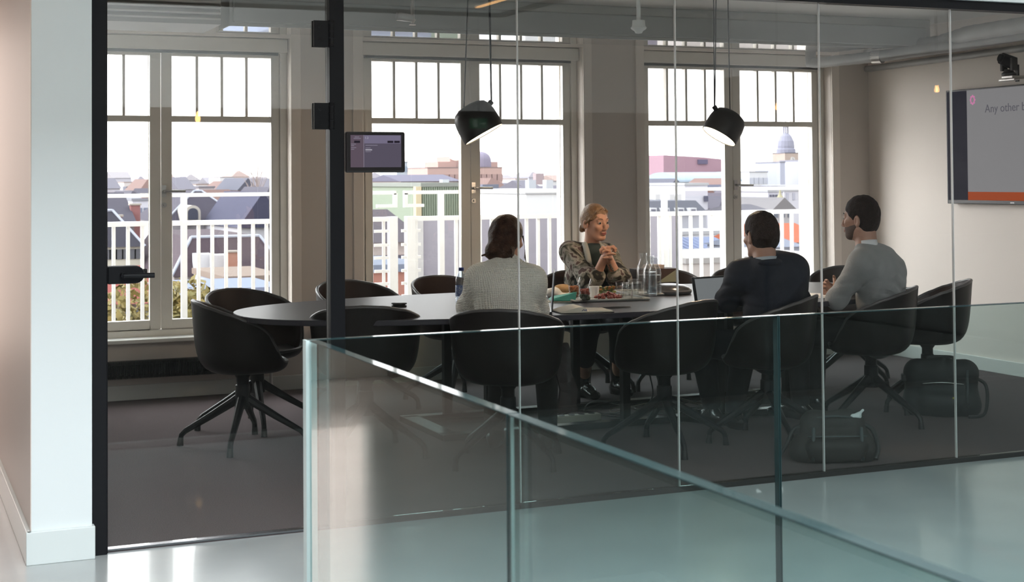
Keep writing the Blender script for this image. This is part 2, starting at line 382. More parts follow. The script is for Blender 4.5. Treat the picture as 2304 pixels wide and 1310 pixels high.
# ---------------------------------------------------------------- windows
for k, c in enumerate(WX):
    W = bpy.data.objects.new('window_%d' % (k + 1), None); COL.objects.link(W); W.location = (c, YW, 0.4); W['kind'] = 'structure'
    L0 = W.location
    mb = MB(); y0, y1 = YW - 0.02, YW + 0.10
    mb.bb(c - 0.868, c - 0.822, y0, y1, 0.40, 2.435); mb.bb(c + 0.822, c + 0.868, y0, y1, 0.40, 2.435)
    mb.bb(c - 0.822, c + 0.822, y0, y1, 0.40, 0.443); mb.bb(c - 0.822, c + 0.822, y0, y1, 2.33, 2.435)
    obj('window_frame', mb, FRAME, W, off=L0, bevel=0.003)
    for s in (-1, 1):
        mb = MB(); ya, yb = YW, YW + 0.06
        xo, xi, gx0, gx1 = (c - 0.82, c - 0.003, c - 0.7605, c - 0.0735) if s < 0 else (c + 0.003, c + 0.82, c + 0.0735, c + 0.7605)
        mb.bb(xo, gx0, ya, yb, 0.446, 2.328); mb.bb(gx1, xi, ya, yb, 0.446, 2.328)
        mb.bb(gx0, gx1, ya, yb, 0.446, 0.509); mb.bb(gx0, gx1, ya, yb, 2.303, 2.328); mb.bb(gx0, gx1, ya, yb, 1.852, 1.892)
        for q in (1, 2, 3):
            xm = gx0 + (gx1 - gx0) * q / 4; mb.bb(xm - 0.010, xm + 0.010, ya + 0.005, yb - 0.005, 1.892, 2.303)
        cs = obj('casement', mb, FRAME, W, off=L0, bevel=0.003)
        mb = MB(); mb.bb(gx0, gx1, YW + 0.026, YW + 0.034, 0.509, 2.303); obj('pane', mb, WGLASS, cs, off=L0)
    mb = MB(); mb.bb(c + 0.004, c + 0.034, YW - 0.01, YW, 1.34, 1.42); mb.cone((c + 0.019, YW - 0.01, 1.38), (c + 0.019, YW - 0.05, 1.38), 0.009, 0.009, 10)
    mb.tube([(c + 0.019, YW - 0.05, 1.38), (c + 0.155, YW - 0.05, 1.378)], 0.009, 10)
    mb.cone((c + 0.019, YW, 1.285), (c + 0.019, YW - 0.012, 1.285), 0.018, 0.018, 16); mb.cone((c + 0.019, YW - 0.01, 1.285), (c + 0.019, YW - 0.03, 1.285), 0.007, 0.007, 10)
    obj('window_handle', mb, CHROME, W, off=L0)
    mb = MB(); mb.bb(c - 0.862, c + 0.862, YW - 0.075, YW - 0.022, 2.338, 2.43); obj('blind_box', mb, FRAME, W, off=L0, bevel=0.004)
    mb = MB(); mb.bb(c - 0.83, c + 0.80, YW - 0.06, YW - 0.03, 2.318, 2.336); obj('blind_rail', mb, mat('dark_blind', (0.10, 0.10, 0.10), 0.5), W, off=L0)
    mb = MB(); mb.bb(c - 0.90, c + 0.90, YI - 0.055, YW, 0.375, 0.402); obj('window_sill', mb, TRIM, W, off=L0, bevel=0.006)
    mb = MB(); mb.bb(c - 0.94, c - 0.868, YI - 0.014, YI, 0.40, 2.50); mb.bb(c + 0.868, c + 0.94, YI - 0.014, YI, 0.40, 2.50); mb.bb(c - 0.868, c + 0.868, YI - 0.014, YI, 2.435, 2.50)
    obj('window_casing', mb, WALL, W, off=L0, bevel=0.003)

# finned radiator under the first window
u = thing('radiator', 'black finned tube radiator mounted low under the leftmost window', 'radiator', (1.6, 9.84, 0))
mb = MB(); mb.bb(0.80, 2.30, 9.80, 9.86, 0.175, 0.245); obj('radiator_core', mb, BLACKPL, u, off=u.location)
mb = MB()
for i in range(150):
    x = 0.80 + i * 0.010; mb.bb(x, x + 0.0016, 9.78, 9.88, 0.155, 0.268)
obj('radiator_fins', mb, BLACKPL, u, off=u.location)
mb = MB(); mb.tube([(2.30, 9.83, 0.21), (2.42, 9.83, 0.21), (2.42, 9.83, 0.02)], 0.011, 10); mb.cone((2.42, 9.83, 0.20), (2.42, 9.83, 0.29), 0.018, 0.018, 12); mb.box((2.42, 9.80, 0.28), (0.05, 0.03, 0.02))
mb.tube([(2.34, 9.85, 0.19), (2.34, 9.85, 0.02)], 0.008, 8)
obj('valve', mb, CHROME, u, off=u.location, smooth='auto')

# ---------------------------------------------------------------- glass wall with its door
mb = MB(); mb.bb(0.735, 0.795, YG - 0.06, YG + 0.03, 0, 2.31); mb.bb(0.795, 0.80, YG - 0.045, YG + 0.015, 0, 2.31)
struct('trim_4', mb, BLACK, bevel=0.003)
mb = MB(); mb.bb(1.705, 1.768, YG - 0.03, YG + 0.04, 0, 2.31)
struct('trim_5', mb, BLACK, bevel=0.003)
mb = MB(); mb.bb(0.735, XR, YG - 0.035, YG + 0.035, 2.29, 2.335)
struct('trim_6', mb, BLACK)
mb = MB(); mb.bb(1.768, XR, YG - 0.025, YG + 0.025, 0, 0.022)
struct('trim_7', mb, mat('dark_threshold', (0.03, 0.027, 0.026), 0.5))
mb = MB(); mb.bb(0.80, 1.70, YG - 0.02, YG + 0.02, 0, 0.010)
struct('trim_8', mb, mat('steel_threshold', (0.30, 0.30, 0.32), 0.25, metal=1.0))
D = bpy.data.objects.new('door_1', None); COL.objects.link(D); D.location = (1.70, YG, 0); D['kind'] = 'structure'
mb = MB(); mb.bb(0.803, 1.700, YG - 0.006, YG + 0.006, 0.014, 2.285); obj('door_pane', mb, GLASS, D, off=D.location)
for z in (2.06, 1.715):
    mb = MB(); mb.bb(1.640, 1.712, YG - 0.022, YG - 0.007, z - 0.055, z + 0.055); mb.bb(1.640, 1.70, YG + 0.007, YG + 0.02, z - 0.055, z + 0.055)
    mb.cone((1.716, YG - 0.02, z - 0.058), (1.716, YG - 0.02, z + 0.058), 0.014, 0.014, 14)
    for q in range(4): mb.cone((1.716, YG - 0.02, z - 0.05 + q * 0.03), (1.716, YG - 0.02, z - 0.044 + q * 0.03), 0.0155, 0.0155, 14)
    for q in (-1, 1): mb.cone((1.665, YG - 0.022, z + q * 0.03), (1.665, YG - 0.025, z + q * 0.03), 0.008, 0.008, 12)
    obj('hinge', mb, BLACK, D, off=D.location, bevel=0.004)
def stadium(x0, x1, z0, z1, n=8):
    r = (z1 - z0) / 2; zc = (z0 + z1) / 2; P = [(x0, z0)]
    P += [(x1 - r + r * math.sin(PI * i / n), zc - r * math.cos(PI * i / n)) for i in range(n + 1)]; P.append((x0, z1)); return P
mb = MB(); mb.profY(stadium(0.803, 0.945, 1.045, 1.115), YG - 0.030, YG - 0.007); mb.profY(stadium(0.803, 0.945, 1.045, 1.115), YG + 0.007, YG + 0.03)
h = obj('lock_case', mb, BLACK, D, off=D.location, bevel=0.004)
mb = MB(); mb.cone((0.86, YG - 0.03, 1.08), (0.86, YG - 0.075, 1.08), 0.012, 0.012, 12); mb.tube([(0.855, YG - 0.075, 1.08), (0.975, YG - 0.075, 1.078)], 0.0105, 12)
mb.cone((0.86, YG + 0.03, 1.085), (0.86, YG + 0.075, 1.085), 0.012, 0.012, 12); mb.tube([(0.855, YG + 0.075, 1.085), (0.97, YG + 0.075, 1.085)], 0.0105, 12)
obj('door_handle', mb, BLACK, h, off=D.location, smooth='auto')
J0, PW = 2.572, 0.80
edges = [1.768] + [J0 + PW * i for i in range(6)] + [XR]
G = bpy.data.objects.new('window_5', None); COL.objects.link(G); G.location = (4.6, YG, 0); G['kind'] = 'structure'
for i, (a, b) in enumerate(zip(edges[:-1], edges[1:])):
    mb = MB(); mb.bb(a + 0.0015, b - 0.0015, YG - 0.006, YG + 0.006, 0.022, 2.29); obj('pane', mb, GLASS, G, off=G.location)
for x in edges[1:-1]:
    mb = MB(); mb.bb(x - 0.0022, x + 0.0022, YG - 0.0065, YG + 0.0065, 0.022, 2.29); obj('glass_joint', mb, SILICONE, G, off=G.location)

# ---------------------------------------------------------------- glass balustrade round the stair void
XB, YB, ZB = 1.0, 3.682, 1.034
bal = thing('glass_balustrade', 'green tinted frameless glass balustrade turning a corner around the stair void', 'balustrade', (XB, YB, 0))
def rail_panel(x0, x1, y0, y1):
    mb = MB(); mb.bb(x0, x1, y0, y1, 0.002, ZB - 0.0005)
    o = obj('glass_panel', mb, RGLASS, bal, off=bal.location)
    mb = MB(); mb.bb(x0, x1, y0, y1, ZB - 0.0004, ZB + 0.002); obj('panel_top_edge', mb, EDGE, o, off=bal.location)
    return o
t_ = 0.024
xx = [XB + 0.0, 2.438, 3.876, 5.314, 6.752, 8.9]
for a, b in zip(xx[:-1], xx[1:]):
    o = rail_panel(a + 0.003, b - 0.003, YB, YB + t_)
    for xe in ((a, b) if b < 8 else (a,)):
        mb = MB(); s = 1 if xe == a else -1
        mb.bb(xe + s * 0.003 - 0.0012, xe + s * 0.003 + 0.0012, YB, YB + t_, 0.002, ZB); obj('panel_side_edge', mb, EDGE, o, off=bal.location)
mb = MB(); mb.bb(XB - 0.003, XB + 0.026, YB - 0.004, YB + t_ + 0.002, 0.002, ZB + 0.001); obj('corner_edge', mb, EDGELIT, bal, off=bal.location)
yy = [3.672, 2.371, 1.07, -0.23, -1.53, -2.83]
for a, b in zip(yy[:-1], yy[1:]):
    o = rail_panel(XB + 0.004, XB + 0.004 + t_, b + 0.003, a - 0.003)
    mb = MB(); mb.bb(XB + 0.004, XB + 0.010, b + 0.001, b + 0.0032, 0.002, ZB); obj('panel_side_edge', mb, EDGE, o, off=bal.location)
    mb = MB(); mb.bb(XB + 0.012, XB + 0.018, b + 0.001, b + 0.0032, 0.002, ZB); obj('panel_edge_glint', mb, EDGELIT, o, off=bal.location)  # reflected light line at the joint, put in as a pale strip
mb = MB(); mb.bb(XB - 0.005, 8.9, YB - 0.015, YB + 0.04, 0, 0.03); mb.bb(XB - 0.012, XB + 0.04, -2.85, YB - 0.015, 0, 0.03)
obj('base_channel', mb, CHROME, bal, off=bal.location)

# ================================================================= chairs
def chair_rim(phi):            # local frame: the chair faces +Y, back at -Y
    t = abs(((phi + PI) % (2 * PI)) - PI) / PI      # 0 back .. 1 front
    hs = [(0, .795), (.12, .790), (.25, .768), (.38, .735), (.5, .695), (.58, .665), (.64, .625), (.69, .565), (.74, .495), (.80, .462), (1, .455)]
    for (a, x), (b, y) in zip(hs[:-1], hs[1:]):
        if t <= b: k = (t - a) / (b - a); k = k * k * (3 - 2 * k) * 0.35 + k * 0.65; h = x + (y - x) * k; break
    r = 0.295 if t < 0.5 else 0.295 - 0.045 * ((t - 0.5) / 0.5) ** 1.3
    x = r * math.sin(phi); y = -(0.265 if t < .5 else 0.255) * math.cos(phi)
    e = 2.25; n_ = (abs(math.sin(phi)) ** e + abs(math.cos(phi)) ** e) ** (1 / e); x /= n_; y /= n_
    return Vector((x, y - 0.01, h)), t
def make_chair(label, group):
    c = thing('tub_chair', label, 'chair', group=group)
    NP, NS = 56, 14; vs = []; fs = []
    def pt(phi, s, inset=0.0):
        R_, t = chair_rim(phi); rx = math.hypot(R_.x, R_.y) - inset; d = Vector((R_.x, R_.y, 0)).normalized()
        P = [(0.02, .402 + inset), (rx * 0.76, .392 + inset), (rx * 1.0 - .010, .405 + inset), (rx * (0.93 if t < .7 else .99), .42 + (R_.z - .42) * .5 + inset * .3), (rx, R_.z)]
        n = 4; r = z = 0
        for i, (a, b) in enumerate(P):
            k = math.comb(n, i) * s ** i * (1 - s) ** (n - i); r += k * a; z += k * b
        return d * r + Vector((0, 0, z))
    mb = MB()
    def sheet(inset, mi):
        vs = [pt(2 * PI * i / NP, j / NS, inset) for j in range(NS + 1) for i in range(NP)]
        return vs
    vo = sheet(0, 0); vi = sheet(0.018, 1); fs = []; n = NP
    for j in range(NS):
        for i in range(NP): fs.append((j * n + i, j * n + (i + 1) % n, (j + 1) * n + (i + 1) % n, (j + 1) * n + i))
    rim = [(NS * n + i, NS * n + (i + 1) % n, len(vo) + NS * n + (i + 1) % n, len(vo) + NS * n + i) for i in range(n)]
    mb.add(vo + vi, fs, 0)
    for q in fs: mb.f.append(tuple(len(vo) + k for k in q[::-1])); mb.mi.append(1)
    for q in rim: mb.f.append(q); mb.mi.append(0)
    mb.f.append(tuple(range(n))); mb.mi.append(0); mb.f.append(tuple(len(vo) + k for k in range(n))[::-1]); mb.mi.append(1)
    sh = obj('shell', mb, [LEATHER, LEATHERIN], c, smooth='auto', angle=0.9)
    ring = [pt(2 * PI * i / NP, 1, 0.009) for i in range(NP)]
    mb = MB(); mb.tube(ring, 0.0105, 8, closed=True); obj('rim_seam', mb, PIPING, sh, smooth=True)
    mb = MB(); vs = []; pad = [(0.0, .474), (.12, .474), (.19, .468), (.215, .455), (.21, .43)]
    mb.lathe(pad[::-1], 32, close=False); mb.v = [(x * 1.05, y * 1.0 + 0.01, z) for x, y, z in mb.v]
    obj('seat_pad', mb, LEATHERIN, c, smooth=True)
    mb = MB(); mb.lathe([(0.045, .205), (0.042, .25), (0.040, .33), (0.034, .335), (0.034, .37), (.05, .392), (.10, .404)], 20); obj('pedestal', mb, BLACK, c, smooth='auto')
    for k in range(4):
        a = PI / 4 + k * PI / 2; d = Vector((math.cos(a), math.sin(a), 0))
        mb = MB(); P = [d * .02 + Vector((0, 0, .262)), d * .06 + Vector((0, 0, .235)), d * .19 + Vector((0, 0, .155)), d * .315 + Vector((0, 0, .082)), d * .337 + Vector((0, 0, .060)), d * .342 + Vector((0, 0, .035))]
        mb.tube(P, [.026, .025, .020, .0155, .0145, .015], 8)
        lg = obj('leg', mb, BLACK, c, smooth='auto')
        mb = MB(); mb.cone(d * .341 + Vector((0, 0, .045)), d * .345 + Vector((0, 0, 0)), .0155, .019, 10); obj('leg_glide', mb, BLACKPL, lg, smooth='auto')
    return c
CH = [  # name, x, y, facing angle (deg from +X), base turn, label
    ('N1', 1.80, 7.95, -4, 'black leather tub chair at the left tip of the table, nearest the glass door'),
    ('F1', 2.01, 8.50, -62, 'black leather tub chair directly behind the one by the glass door, under the leftmost window'),
    ('N2', 2.34, 7.43, 70, 'empty black tub chair on the near side, left of the woman in the cream jumper'),
    ('N3', 2.93, 6.90, 57, 'black tub chair in which the woman in the cream jumper sits'),
    ('N4', 3.84, 6.90, 115, 'empty black tub chair between the cream jumper and the navy jacket'),
    ('N5', 4.46, 6.85, 134, 'black tub chair in which the man in the navy jacket sits'),
    ('N6', 5.34, 7.10, 136, 'black tub chair in which the man in the grey jumper sits'),
    ('N7', 5.98, 7.38, 140, 'black tub chair at the right end of the table behind the black briefcase'),
    ('F2', 2.78, 8.87, -70, 'dark brown tub chair on the window side, seen just right of the black door post'),
    ('F3', 3.45, 8.97, -74, 'dark brown tub chair under the middle window, left of the woman in the cream jumper'),
    ('F4', 4.42, 9.02, -96, 'dark brown tub chair in which the blonde woman sits'),
    ('F5', 4.98, 8.95, -105, 'dark brown tub chair on the window side behind the water carafes'),
    ('F6', 5.62, 8.80, -112, 'dark brown tub chair on the window side, half hidden by the navy jacket'),
    ('F7', 6.24, 8.52, -128, 'dark brown tub chair in the far right corner, behind the grey jumper'),
]
chair0 = None
for nme, x, y, a, lab in CH:
    if chair0 is None: chair0 = make_chair(lab, 'black tub chairs around the meeting table'); c = chair0
    else: c = copy_tree(chair0); c['label'] = lab
    c.location = (x, y, 0); c.rotation_euler = (0, 0, math.radians(a - 90))
    # the swivel star stays turned in its own way under the shell
    base_turn = {'N1': -65, 'F1': 10, 'N2': 20, 'N4': 8, 'N5': -10, 'N6': 15, 'N3': 5}.get(nme, 0)
    for ch in c.children:
        if ch.name.startswith('leg'): ch.rotation_euler = (0, 0, math.radians(base_turn))

# ================================================================= table
TZ = 0.727; TCX, TCY, TA, TB = 3.91, 7.82, 2.17, 0.86
tb = thing('meeting_table', 'long black boat shaped meeting table on a black steel frame', 'table', (TCX, TCY, 0))
poly = []
for i in range(120):
    t = 2 * PI * i / 120; c_, s_ = math.cos(t), math.sin(t); e_ = 2 / 2.45
    poly.append((TCX + TA * math.copysign(abs(c_) ** e_, c_), TCY + TB * math.copysign(abs(s_) ** e_, s_)))
mb = MB(); mb.prism(poly, TZ - 0.030, TZ); obj('tabletop', mb, TABLETOP, tb, off=tb.location, bevel=0.004)
mb = MB()
for y in (7.62, 8.29): mb.bb(2.85, 5.35, y - 0.02, y + 0.02, 0.66, 0.697)
mb.bb(2.85, 2.90, 7.62, 8.29, 0.66, 0.697); mb.bb(5.30, 5.35, 7.62, 8.29, 0.66, 0.697)
obj('top_frame', mb, BLACK, tb, off=tb.location)
mb = MB()
for y in (7.62, 8.29): mb.bb(2.83, 5.37, y - 0.04, y + 0.04, 0.0, 0.035)
mb.bb(2.83, 2.93, 7.62, 8.29, 0.0, 0.035); mb.bb(5.27, 5.37, 7.62, 8.29, 0.0, 0.035)
obj('floor_frame', mb, mat('satin_black_steel', (0.03, 0.03, 0.032), 0.22, metal=0.3), tb, off=tb.location, bevel=0.003)
for x in (3.12, 3.98, 4.62, 5.10):
    for y in (7.62, 8.29):
        mb = MB(); mb.bb(x - 0.024, x + 0.024, y - 0.024, y + 0.024, 0.035, 0.66); obj('leg', mb, BLACK, tb, off=tb.location, bevel=0.003)
# cables and a power strip lying between the floor bars
def curve_pts(ctrl, n=8):
    P = [Vector(p) for p in ctrl]; P = [P[0]] + P + [P[-1]]; out = []
    for i in range(1, len(P) - 2):
        for k in range(n):
            t = k / n; a, b, c, d = P[i - 1:i + 3]
            out.append(0.5 * ((2 * b) + (c - a) * t + (2 * a - 5 * b + 4 * c - d) * t * t + (-a + 3 * b - 3 * c + d) * t ** 3))
    out.append(P[-2]); return out
cabs = [('black', BLACKPL), ('grey', mat('grey_cable', (0.16, 0.15, 0.14), 0.5)), ('cream', mat('cream_cable', (0.24, 0.20, 0.15), 0.5))]
for k in range(6):
    x = 3.8 + k * 0.22; pts = []
    for q in range(9):
        pts.append((x + 0.26 * math.sin(q * 1.1 + k) + q * 0.05, 7.95 + 0.14 * math.cos(q * 1.4 + k * 1.3), 0.008 + (0.02 + 0.05 * (q % 3 == 1)) * ((k + q) % 2)))
    nm, M_ = cabs[k % 3]
    o = obj('cable', (lambda mb: mb.tube(curve_pts(pts), 0.0035, 6))(MB()), M_, smooth=True)
    tag(o, 'loop of %s cable in the tangle on the carpet under the table' % nm, 'cable', group='%s cables tangled under the table' % nm)
for k, (x, y) in enumerate([(4.35, 8.1), (4.42, 8.14)]):
    o = obj('cable', (lambda mb: mb.tube(curve_pts([(x, y, 0.70), (x - .02, y, .55), (x + .03, y, .3), (x + .05, y - .05, .1), (x + 0.0, y - .02, .01)]), 0.005, 6))(MB()), BLACKPL, smooth=True)
    tag(o, 'black cable hanging down from under the tabletop to the carpet', 'cable', group='cables hanging under the tabletop')
ps = thing('power_strip', 'cream power strip on the carpet under the table, by the cable tangle', 'power strip', (3.78, 7.86, 0))
mb = MB(); mb.box((0, 0, 0.022), (0.30, 0.06, 0.04)); obj('strip_body', mb, mat('cream_plastic', (0.55, 0.50, 0.42), 0.5), ps, bevel=0.006)
for q in range(4):
    mb = MB(); mb.cone((-0.10 + q * 0.066, 0, 0.042), (-0.10 + q * 0.066, 0, 0.044), 0.02, 0.02, 16); obj('socket', mb, BLACKPL, ps)

# ================================================================= pendants
LED = mat('lamp_diffuser', (0.9, 0.85, 0.75), 0.5, emit=(1.0, 0.82, 0.55), estr=14)
def pendant(u, v, Y, axis, scale, label, cords):
    c = Vector(at(u, v, Y)); a = Vector(axis).normalized()      # axis points from the mouth to the back of the shade
    R_ = a.to_track_quat('Z', 'Y').to_matrix()
    t = thing('pendant_lamp', label, 'lamp', tuple(c))
    s = scale
    prof = [(0.117, -0.085), (0.119, -0.08), (0.119, -0.04), (0.117, 0.01), (0.110, 0.048), (0.092, 0.077), (0.062, 0.092), (0.030, 0.097), (0.0005, 0.098)]
    inn = [(0.0005, 0.088), (0.034, 0.086), (0.070, 0.076), (0.098, 0.048), (0.107, 0.005), (0.113, -0.04), (0.113, -0.085)]
    mb = MB(); mb.lathe([(r * s, z * s) for r, z in prof[:1][::-1] + prof], 40, R=R_, close=False)
    mb.lathe([(r * s, z * s) for r, z in inn], 40, R=R_, close=False, mi=1)
    mb.lathe([(0.113 * s, -0.085 * s), (0.117 * s, -0.085 * s)], 40, R=R_, close=False, mi=1)
    obj('lamp_shade', mb, [mat('lamp_black', (0.014, 0.013, 0.013), 0.4), mat('lamp_white_inside', (0.85, 0.80, 0.70), 0.5)], t, smooth='auto')
    mb = MB(); mb.lathe([(0.0005, -0.080 * s), (0.1125 * s, -0.080 * s), (0.1125 * s, -0.076 * s), (0.0005, -0.076 * s)], 40, R=R_, close=False); obj('diffuser', mb, LED, t)
    cd = Vector(cords[0]); side = (cd - a * cd.dot(a)).normalized()
    st = side * 0.11 * s + a * 0.045 * s
    mb = MB(); mb.cone(st * 0.85, st * 1.22, 0.014 * s, 0.016 * s, 12); obj('cord_clip', mb, BLACK, t, smooth='auto')
    e1 = st * 1.2
    for p0, p1 in [(e1, cords[1]), (e1 + Vector((0.004, 0, 0)), cords[2]), (Vector(cords[4]), cords[3])]:
        p1 = Vector(p1) - c
        mb = MB(); mb.tube(curve_pts([p0, p0 * 0.8 + p1 * 0.2 + Vector((0, 0, -0.005)), p1]), 0.0035, 6); obj('cord', mb, BLACKPL, t, smooth=True)
    l = bpy.data.lights.new('pendant_light', 'SPOT'); l.energy = 9 if u < 1300 else 50; l.color = (1.0, 0.74, 0.50); l.spot_size = 2.85; l.spot_blend = 0.3; l.shadow_soft_size = 0.08
    lo = bpy.data.objects.new('pendant_light', l); COL.objects.link(lo); lo.location = c - a * 0.09 * s; lo.rotation_euler = a.to_track_quat('Z', 'Y').to_euler()
    return t
Y1, Y2 = 7.6, 7.8
top = lambda u, v, Y, Z=ZC: tuple(Vector(at(u, v, Y)) * 1.0)
def ceil_pt(u, v, Y):
    p = at(u, v, Y); q = at(u, v - 40, Y); return (float(p[0] + (q[0] - p[0]) * 0), Y, ZC)
pendant(1072, 272, Y1, (-0.06, -0.06, 1) if False else (-0.46, 0.24, 0.92), 1.03, 'black pendant lamp hanging left over the table, in front of the middle window',
        ((1, 0, 0.2), (float(at(1100, 60, Y1)[0]), Y1, ZC), (float(at(1100, 60, Y1)[0]) + 0.006, Y1, ZC), (float(at(1056, 60, Y1)[0]), Y1, ZC), (-0.075, 0, 0.075)))
pendant(1632, 282, Y2, (0.53, -0.07, 0.84), 0.98, 'black pendant lamp hanging right over the table with its lit mouth turned to the left',
        ((-1, 0, 0.3), (float(at(1607, 110, Y2)[0]), Y2, ZC), (float(at(1613, 110, Y2)[0]), Y2, ZC), (float(at(1639, 110, Y2)[0]), Y2, ZC), (0.035, 0, 0.10)))

# ================================================================= television and its camera
TVX = XR - 0.045
tv = thing('television', 'wall mounted television showing a grey slide with an orange band', 'television', (TVX, 8.2, 1.66))
ty0, ty1, tz0, tz1 = 7.3, 8.885, 1.232, 2.088
mb = MB(); mb.bb(TVX - 0.02, TVX + 0.025, ty0, ty1, tz0, tz1); obj('bezel', mb, BLACKPL, tv, off=tv.location, bevel=0.004)
def lit(name, col, s=0.9):
    return mat(name, tuple(c * 0.1 for c in col), 0.5, spec=0.04, emit=col, estr=s)
sx0 = TVX - 0.0205
mb = MB(); mb.bb(sx0 - 0.001, sx0, ty0 + 0.012, ty1 - 0.012, tz0 + 0.028, tz1 - 0.012); scn = obj('screen', mb, lit('screen_navy', (0.012, 0.012, 0.022)), tv, off=tv.location)
mb = MB(); mb.bb(sx0 - 0.002, sx0 - 0.001, ty0 + 0.012, ty1 - 0.235, tz0 + 0.028, tz1 - 0.012); obj('slide', mb, lit('slide_grey', (0.24, 0.24, 0.25), 0.85), scn, off=tv.location)
mb = MB(); mb.bb(sx0 - 0.003, sx0 - 0.002, ty0 + 0.012, ty1 - 0.235, tz0 + 0.028, tz0 + 0.090); obj('slide_band', mb, lit('slide_orange', (0.36, 0.06, 0.008), 0.8), scn, off=tv.location)
mb = MB()
cy_, cz_ = ty1 - 0.30, tz1 - 0.085
for q in range(8):
    a = 2 * PI * q / 8; mb.cone((sx0 - 0.0022, cy_ + 0.023 * math.cos(a), cz_ + 0.030 * math.sin(a)), (sx0 - 0.003, cy_ + 0.023 * math.cos(a), cz_ + 0.030 * math.sin(a)), 0.0085, 0.0085, 10)
ringp = [(sx0 - 0.0027, cy_ + 0.020 * math.cos(2 * PI * q / 20), cz_ + 0.025 * math.sin(2 * PI * q / 20)) for q in range(20)]
mb.tube(ringp, 0.005, 6, closed=True)
obj('slide_logo', mb, lit('slide_pink', (0.62, 0.22, 0.42), 0.9), scn, off=tv.location)
def text(body, size, loc, rot, M_, parent, name='lettering', ext=0.0006, align='LEFT'):
    cu = bpy.data.curves.new(name, 'FONT'); cu.body = body; cu.size = size; cu.extrude = ext; cu.align_x = align
    o = bpy.data.objects.new(name, cu); COL.objects.link(o)
    dg = bpy.context.evaluated_depsgraph_get(); me = bpy.data.meshes.new_from_object(o.evaluated_get(dg)); bpy.data.objects.remove(o)
    me.materials.clear(); me.materials.append(M_)
    o = bpy.data.objects.new(name, me); COL.objects.link(o); o.location = loc; o.rotation_euler = rot
    if parent: o.parent = parent
    return o
lt = text('Any other business', 0.085, (sx0 - 0.0032 - tv.location.x, ty1 - 0.43 - tv.location.y, tz1 - 0.185 - tv.location.z), (PI / 2, 0, -PI / 2), lit('slide_text', (0.10, 0.10, 0.12)), scn)
mb = MB(); mb.bb(TVX - 0.0215, TVX - 0.0205, 8.17, 8.21, tz0 + 0.008, tz0 + 0.018); obj('brand_plate', mb, mat('pale_mark', (0.6, 0.6, 0.6), 0.4), tv, off=tv.location)
cm = thing('conference_camera', 'black video conference camera on a bracket above the television', 'camera', (XR - 0.14, 8.12, 2.12))
mb = MB(); mb.box((0.06, 0, 0.02), (0.16, 0.11, 0.018)); mb.box((0.0, 0.0, 0.0), (0.05, 0.16, 0.014)); obj('shelf', mb, CHROME, cm, bevel=0.003)
mb = MB(); mb.lathe([(0.05, 0.03), (0.052, 0.045), (0.035, 0.06), (0.03, 0.075)], 20); mb.box((0, 0.05, 0.11), (0.05, 0.02, 0.09)); mb.box((0, -0.05, 0.11), (0.05, 0.02, 0.09)); obj('yoke', mb, BLACKPL, cm, smooth='auto')
mb = MB(); mb.cone((0.04, 0, 0.12), (-0.05, 0.02, 0.155), 0.048, 0.042, 20); mb.cone((-0.05, 0.02, 0.155), (-0.065, 0.023, 0.16), 0.03, 0.028, 20); obj('lens_barrel', mb, BLACK, cm, smooth='auto')
mb = MB(); mb.box((0.075, 0, 0.05), (0.012, 0.03, 0.12)); obj('bracket_arm', mb, BLACK, cm)

# ================================================================= booking tablet on the glass
tx0, tx1, tz0, tz1 = 1.772, 2.034, 1.478, 1.650
tt = thing('booking_tablet', 'black framed room booking tablet fixed to the glass beside the door post', 'tablet', (1.9, YG - 0.03, 1.56))
mb = MB(); mb.bb(tx0, tx1, YG - 0.038, YG - 0.0075, tz0, tz1); obj('case', mb, mat('tablet_case', (0.012, 0.008, 0.009), 0.3), tt, off=tt.location, bevel=0.008)
ys = YG - 0.0385
SW, SH = tx1 - tx0 - 0.038, tz1 - tz0 - 0.036; sx_, sz_ = tx0 + 0.019, tz0 + 0.022
mb = MB(); mb.bb(sx_, sx_ + SW, ys - 0.0005, ys, sz_, sz_ + SH); s_o = obj('screen', mb, lit('tablet_grey', (0.095, 0.082, 0.115)), tt, off=tt.location)
def scr(name, x0, x1, z0, z1, M_, lift=0.001):
    mb = MB(); mb.bb(sx_ + SW * x0, sx_ + SW * x1, ys - lift, ys - lift + 0.0004, sz_ + SH * z0, sz_ + SH * z1); return obj(name, mb, M_, s_o, off=tt.location)
scr('screen_sidebar', 0, 0.25, 0, 1, lit('tablet_plum', (0.11, 0.082, 0.108)))
scr('screen_header', 0.27, 0.985, 0.74, 0.99, lit('tablet_lilac', (0.175, 0.155, 0.23)))
scr('screen_divider', 0.25, 0.265, 0, 1, lit('tablet_line', (0.20, 0.17, 0.22)))
dk = lit('tablet_dark', (0.02, 0.016, 0.025)); wh = lit('tablet_text', (0.42, 0.40, 0.46))
for x0, x1 in ((0.07, 0.185), (0.725, 0.84), (0.86, 0.97)): scr('screen_button', x0, x1, 0.755, 0.825, dk, 0.0014)
for x0, x1, z in ((0.08, 0.17, 0.93), (0.06, 0.2, 0.885), (0.01, 0.105, 0.71), (0.01, 0.07, 0.66), (0.01, 0.11, 0.60), (0.01, 0.07, 0.55), (0.29, 0.53, 0.675), (0.29, 0.39, 0.59), (0.29, 0.40, 0.475)):
    scr('text_line', x0, x1, z, z + 0.018, lit('tablet_faint', (0.24, 0.22, 0.28)), 0.0012)
scr('text_line', 0.29, 0.42, 0.525, 0.56, wh, 0.0012)
text('1.2', 0.013, (sx_ + SW * 0.28 - tt.location.x, ys - 0.0012 - tt.location.y, sz_ + SH * 0.88 - tt.location.z), (PI / 2, 0, 0), wh, s_o, 'room_number')

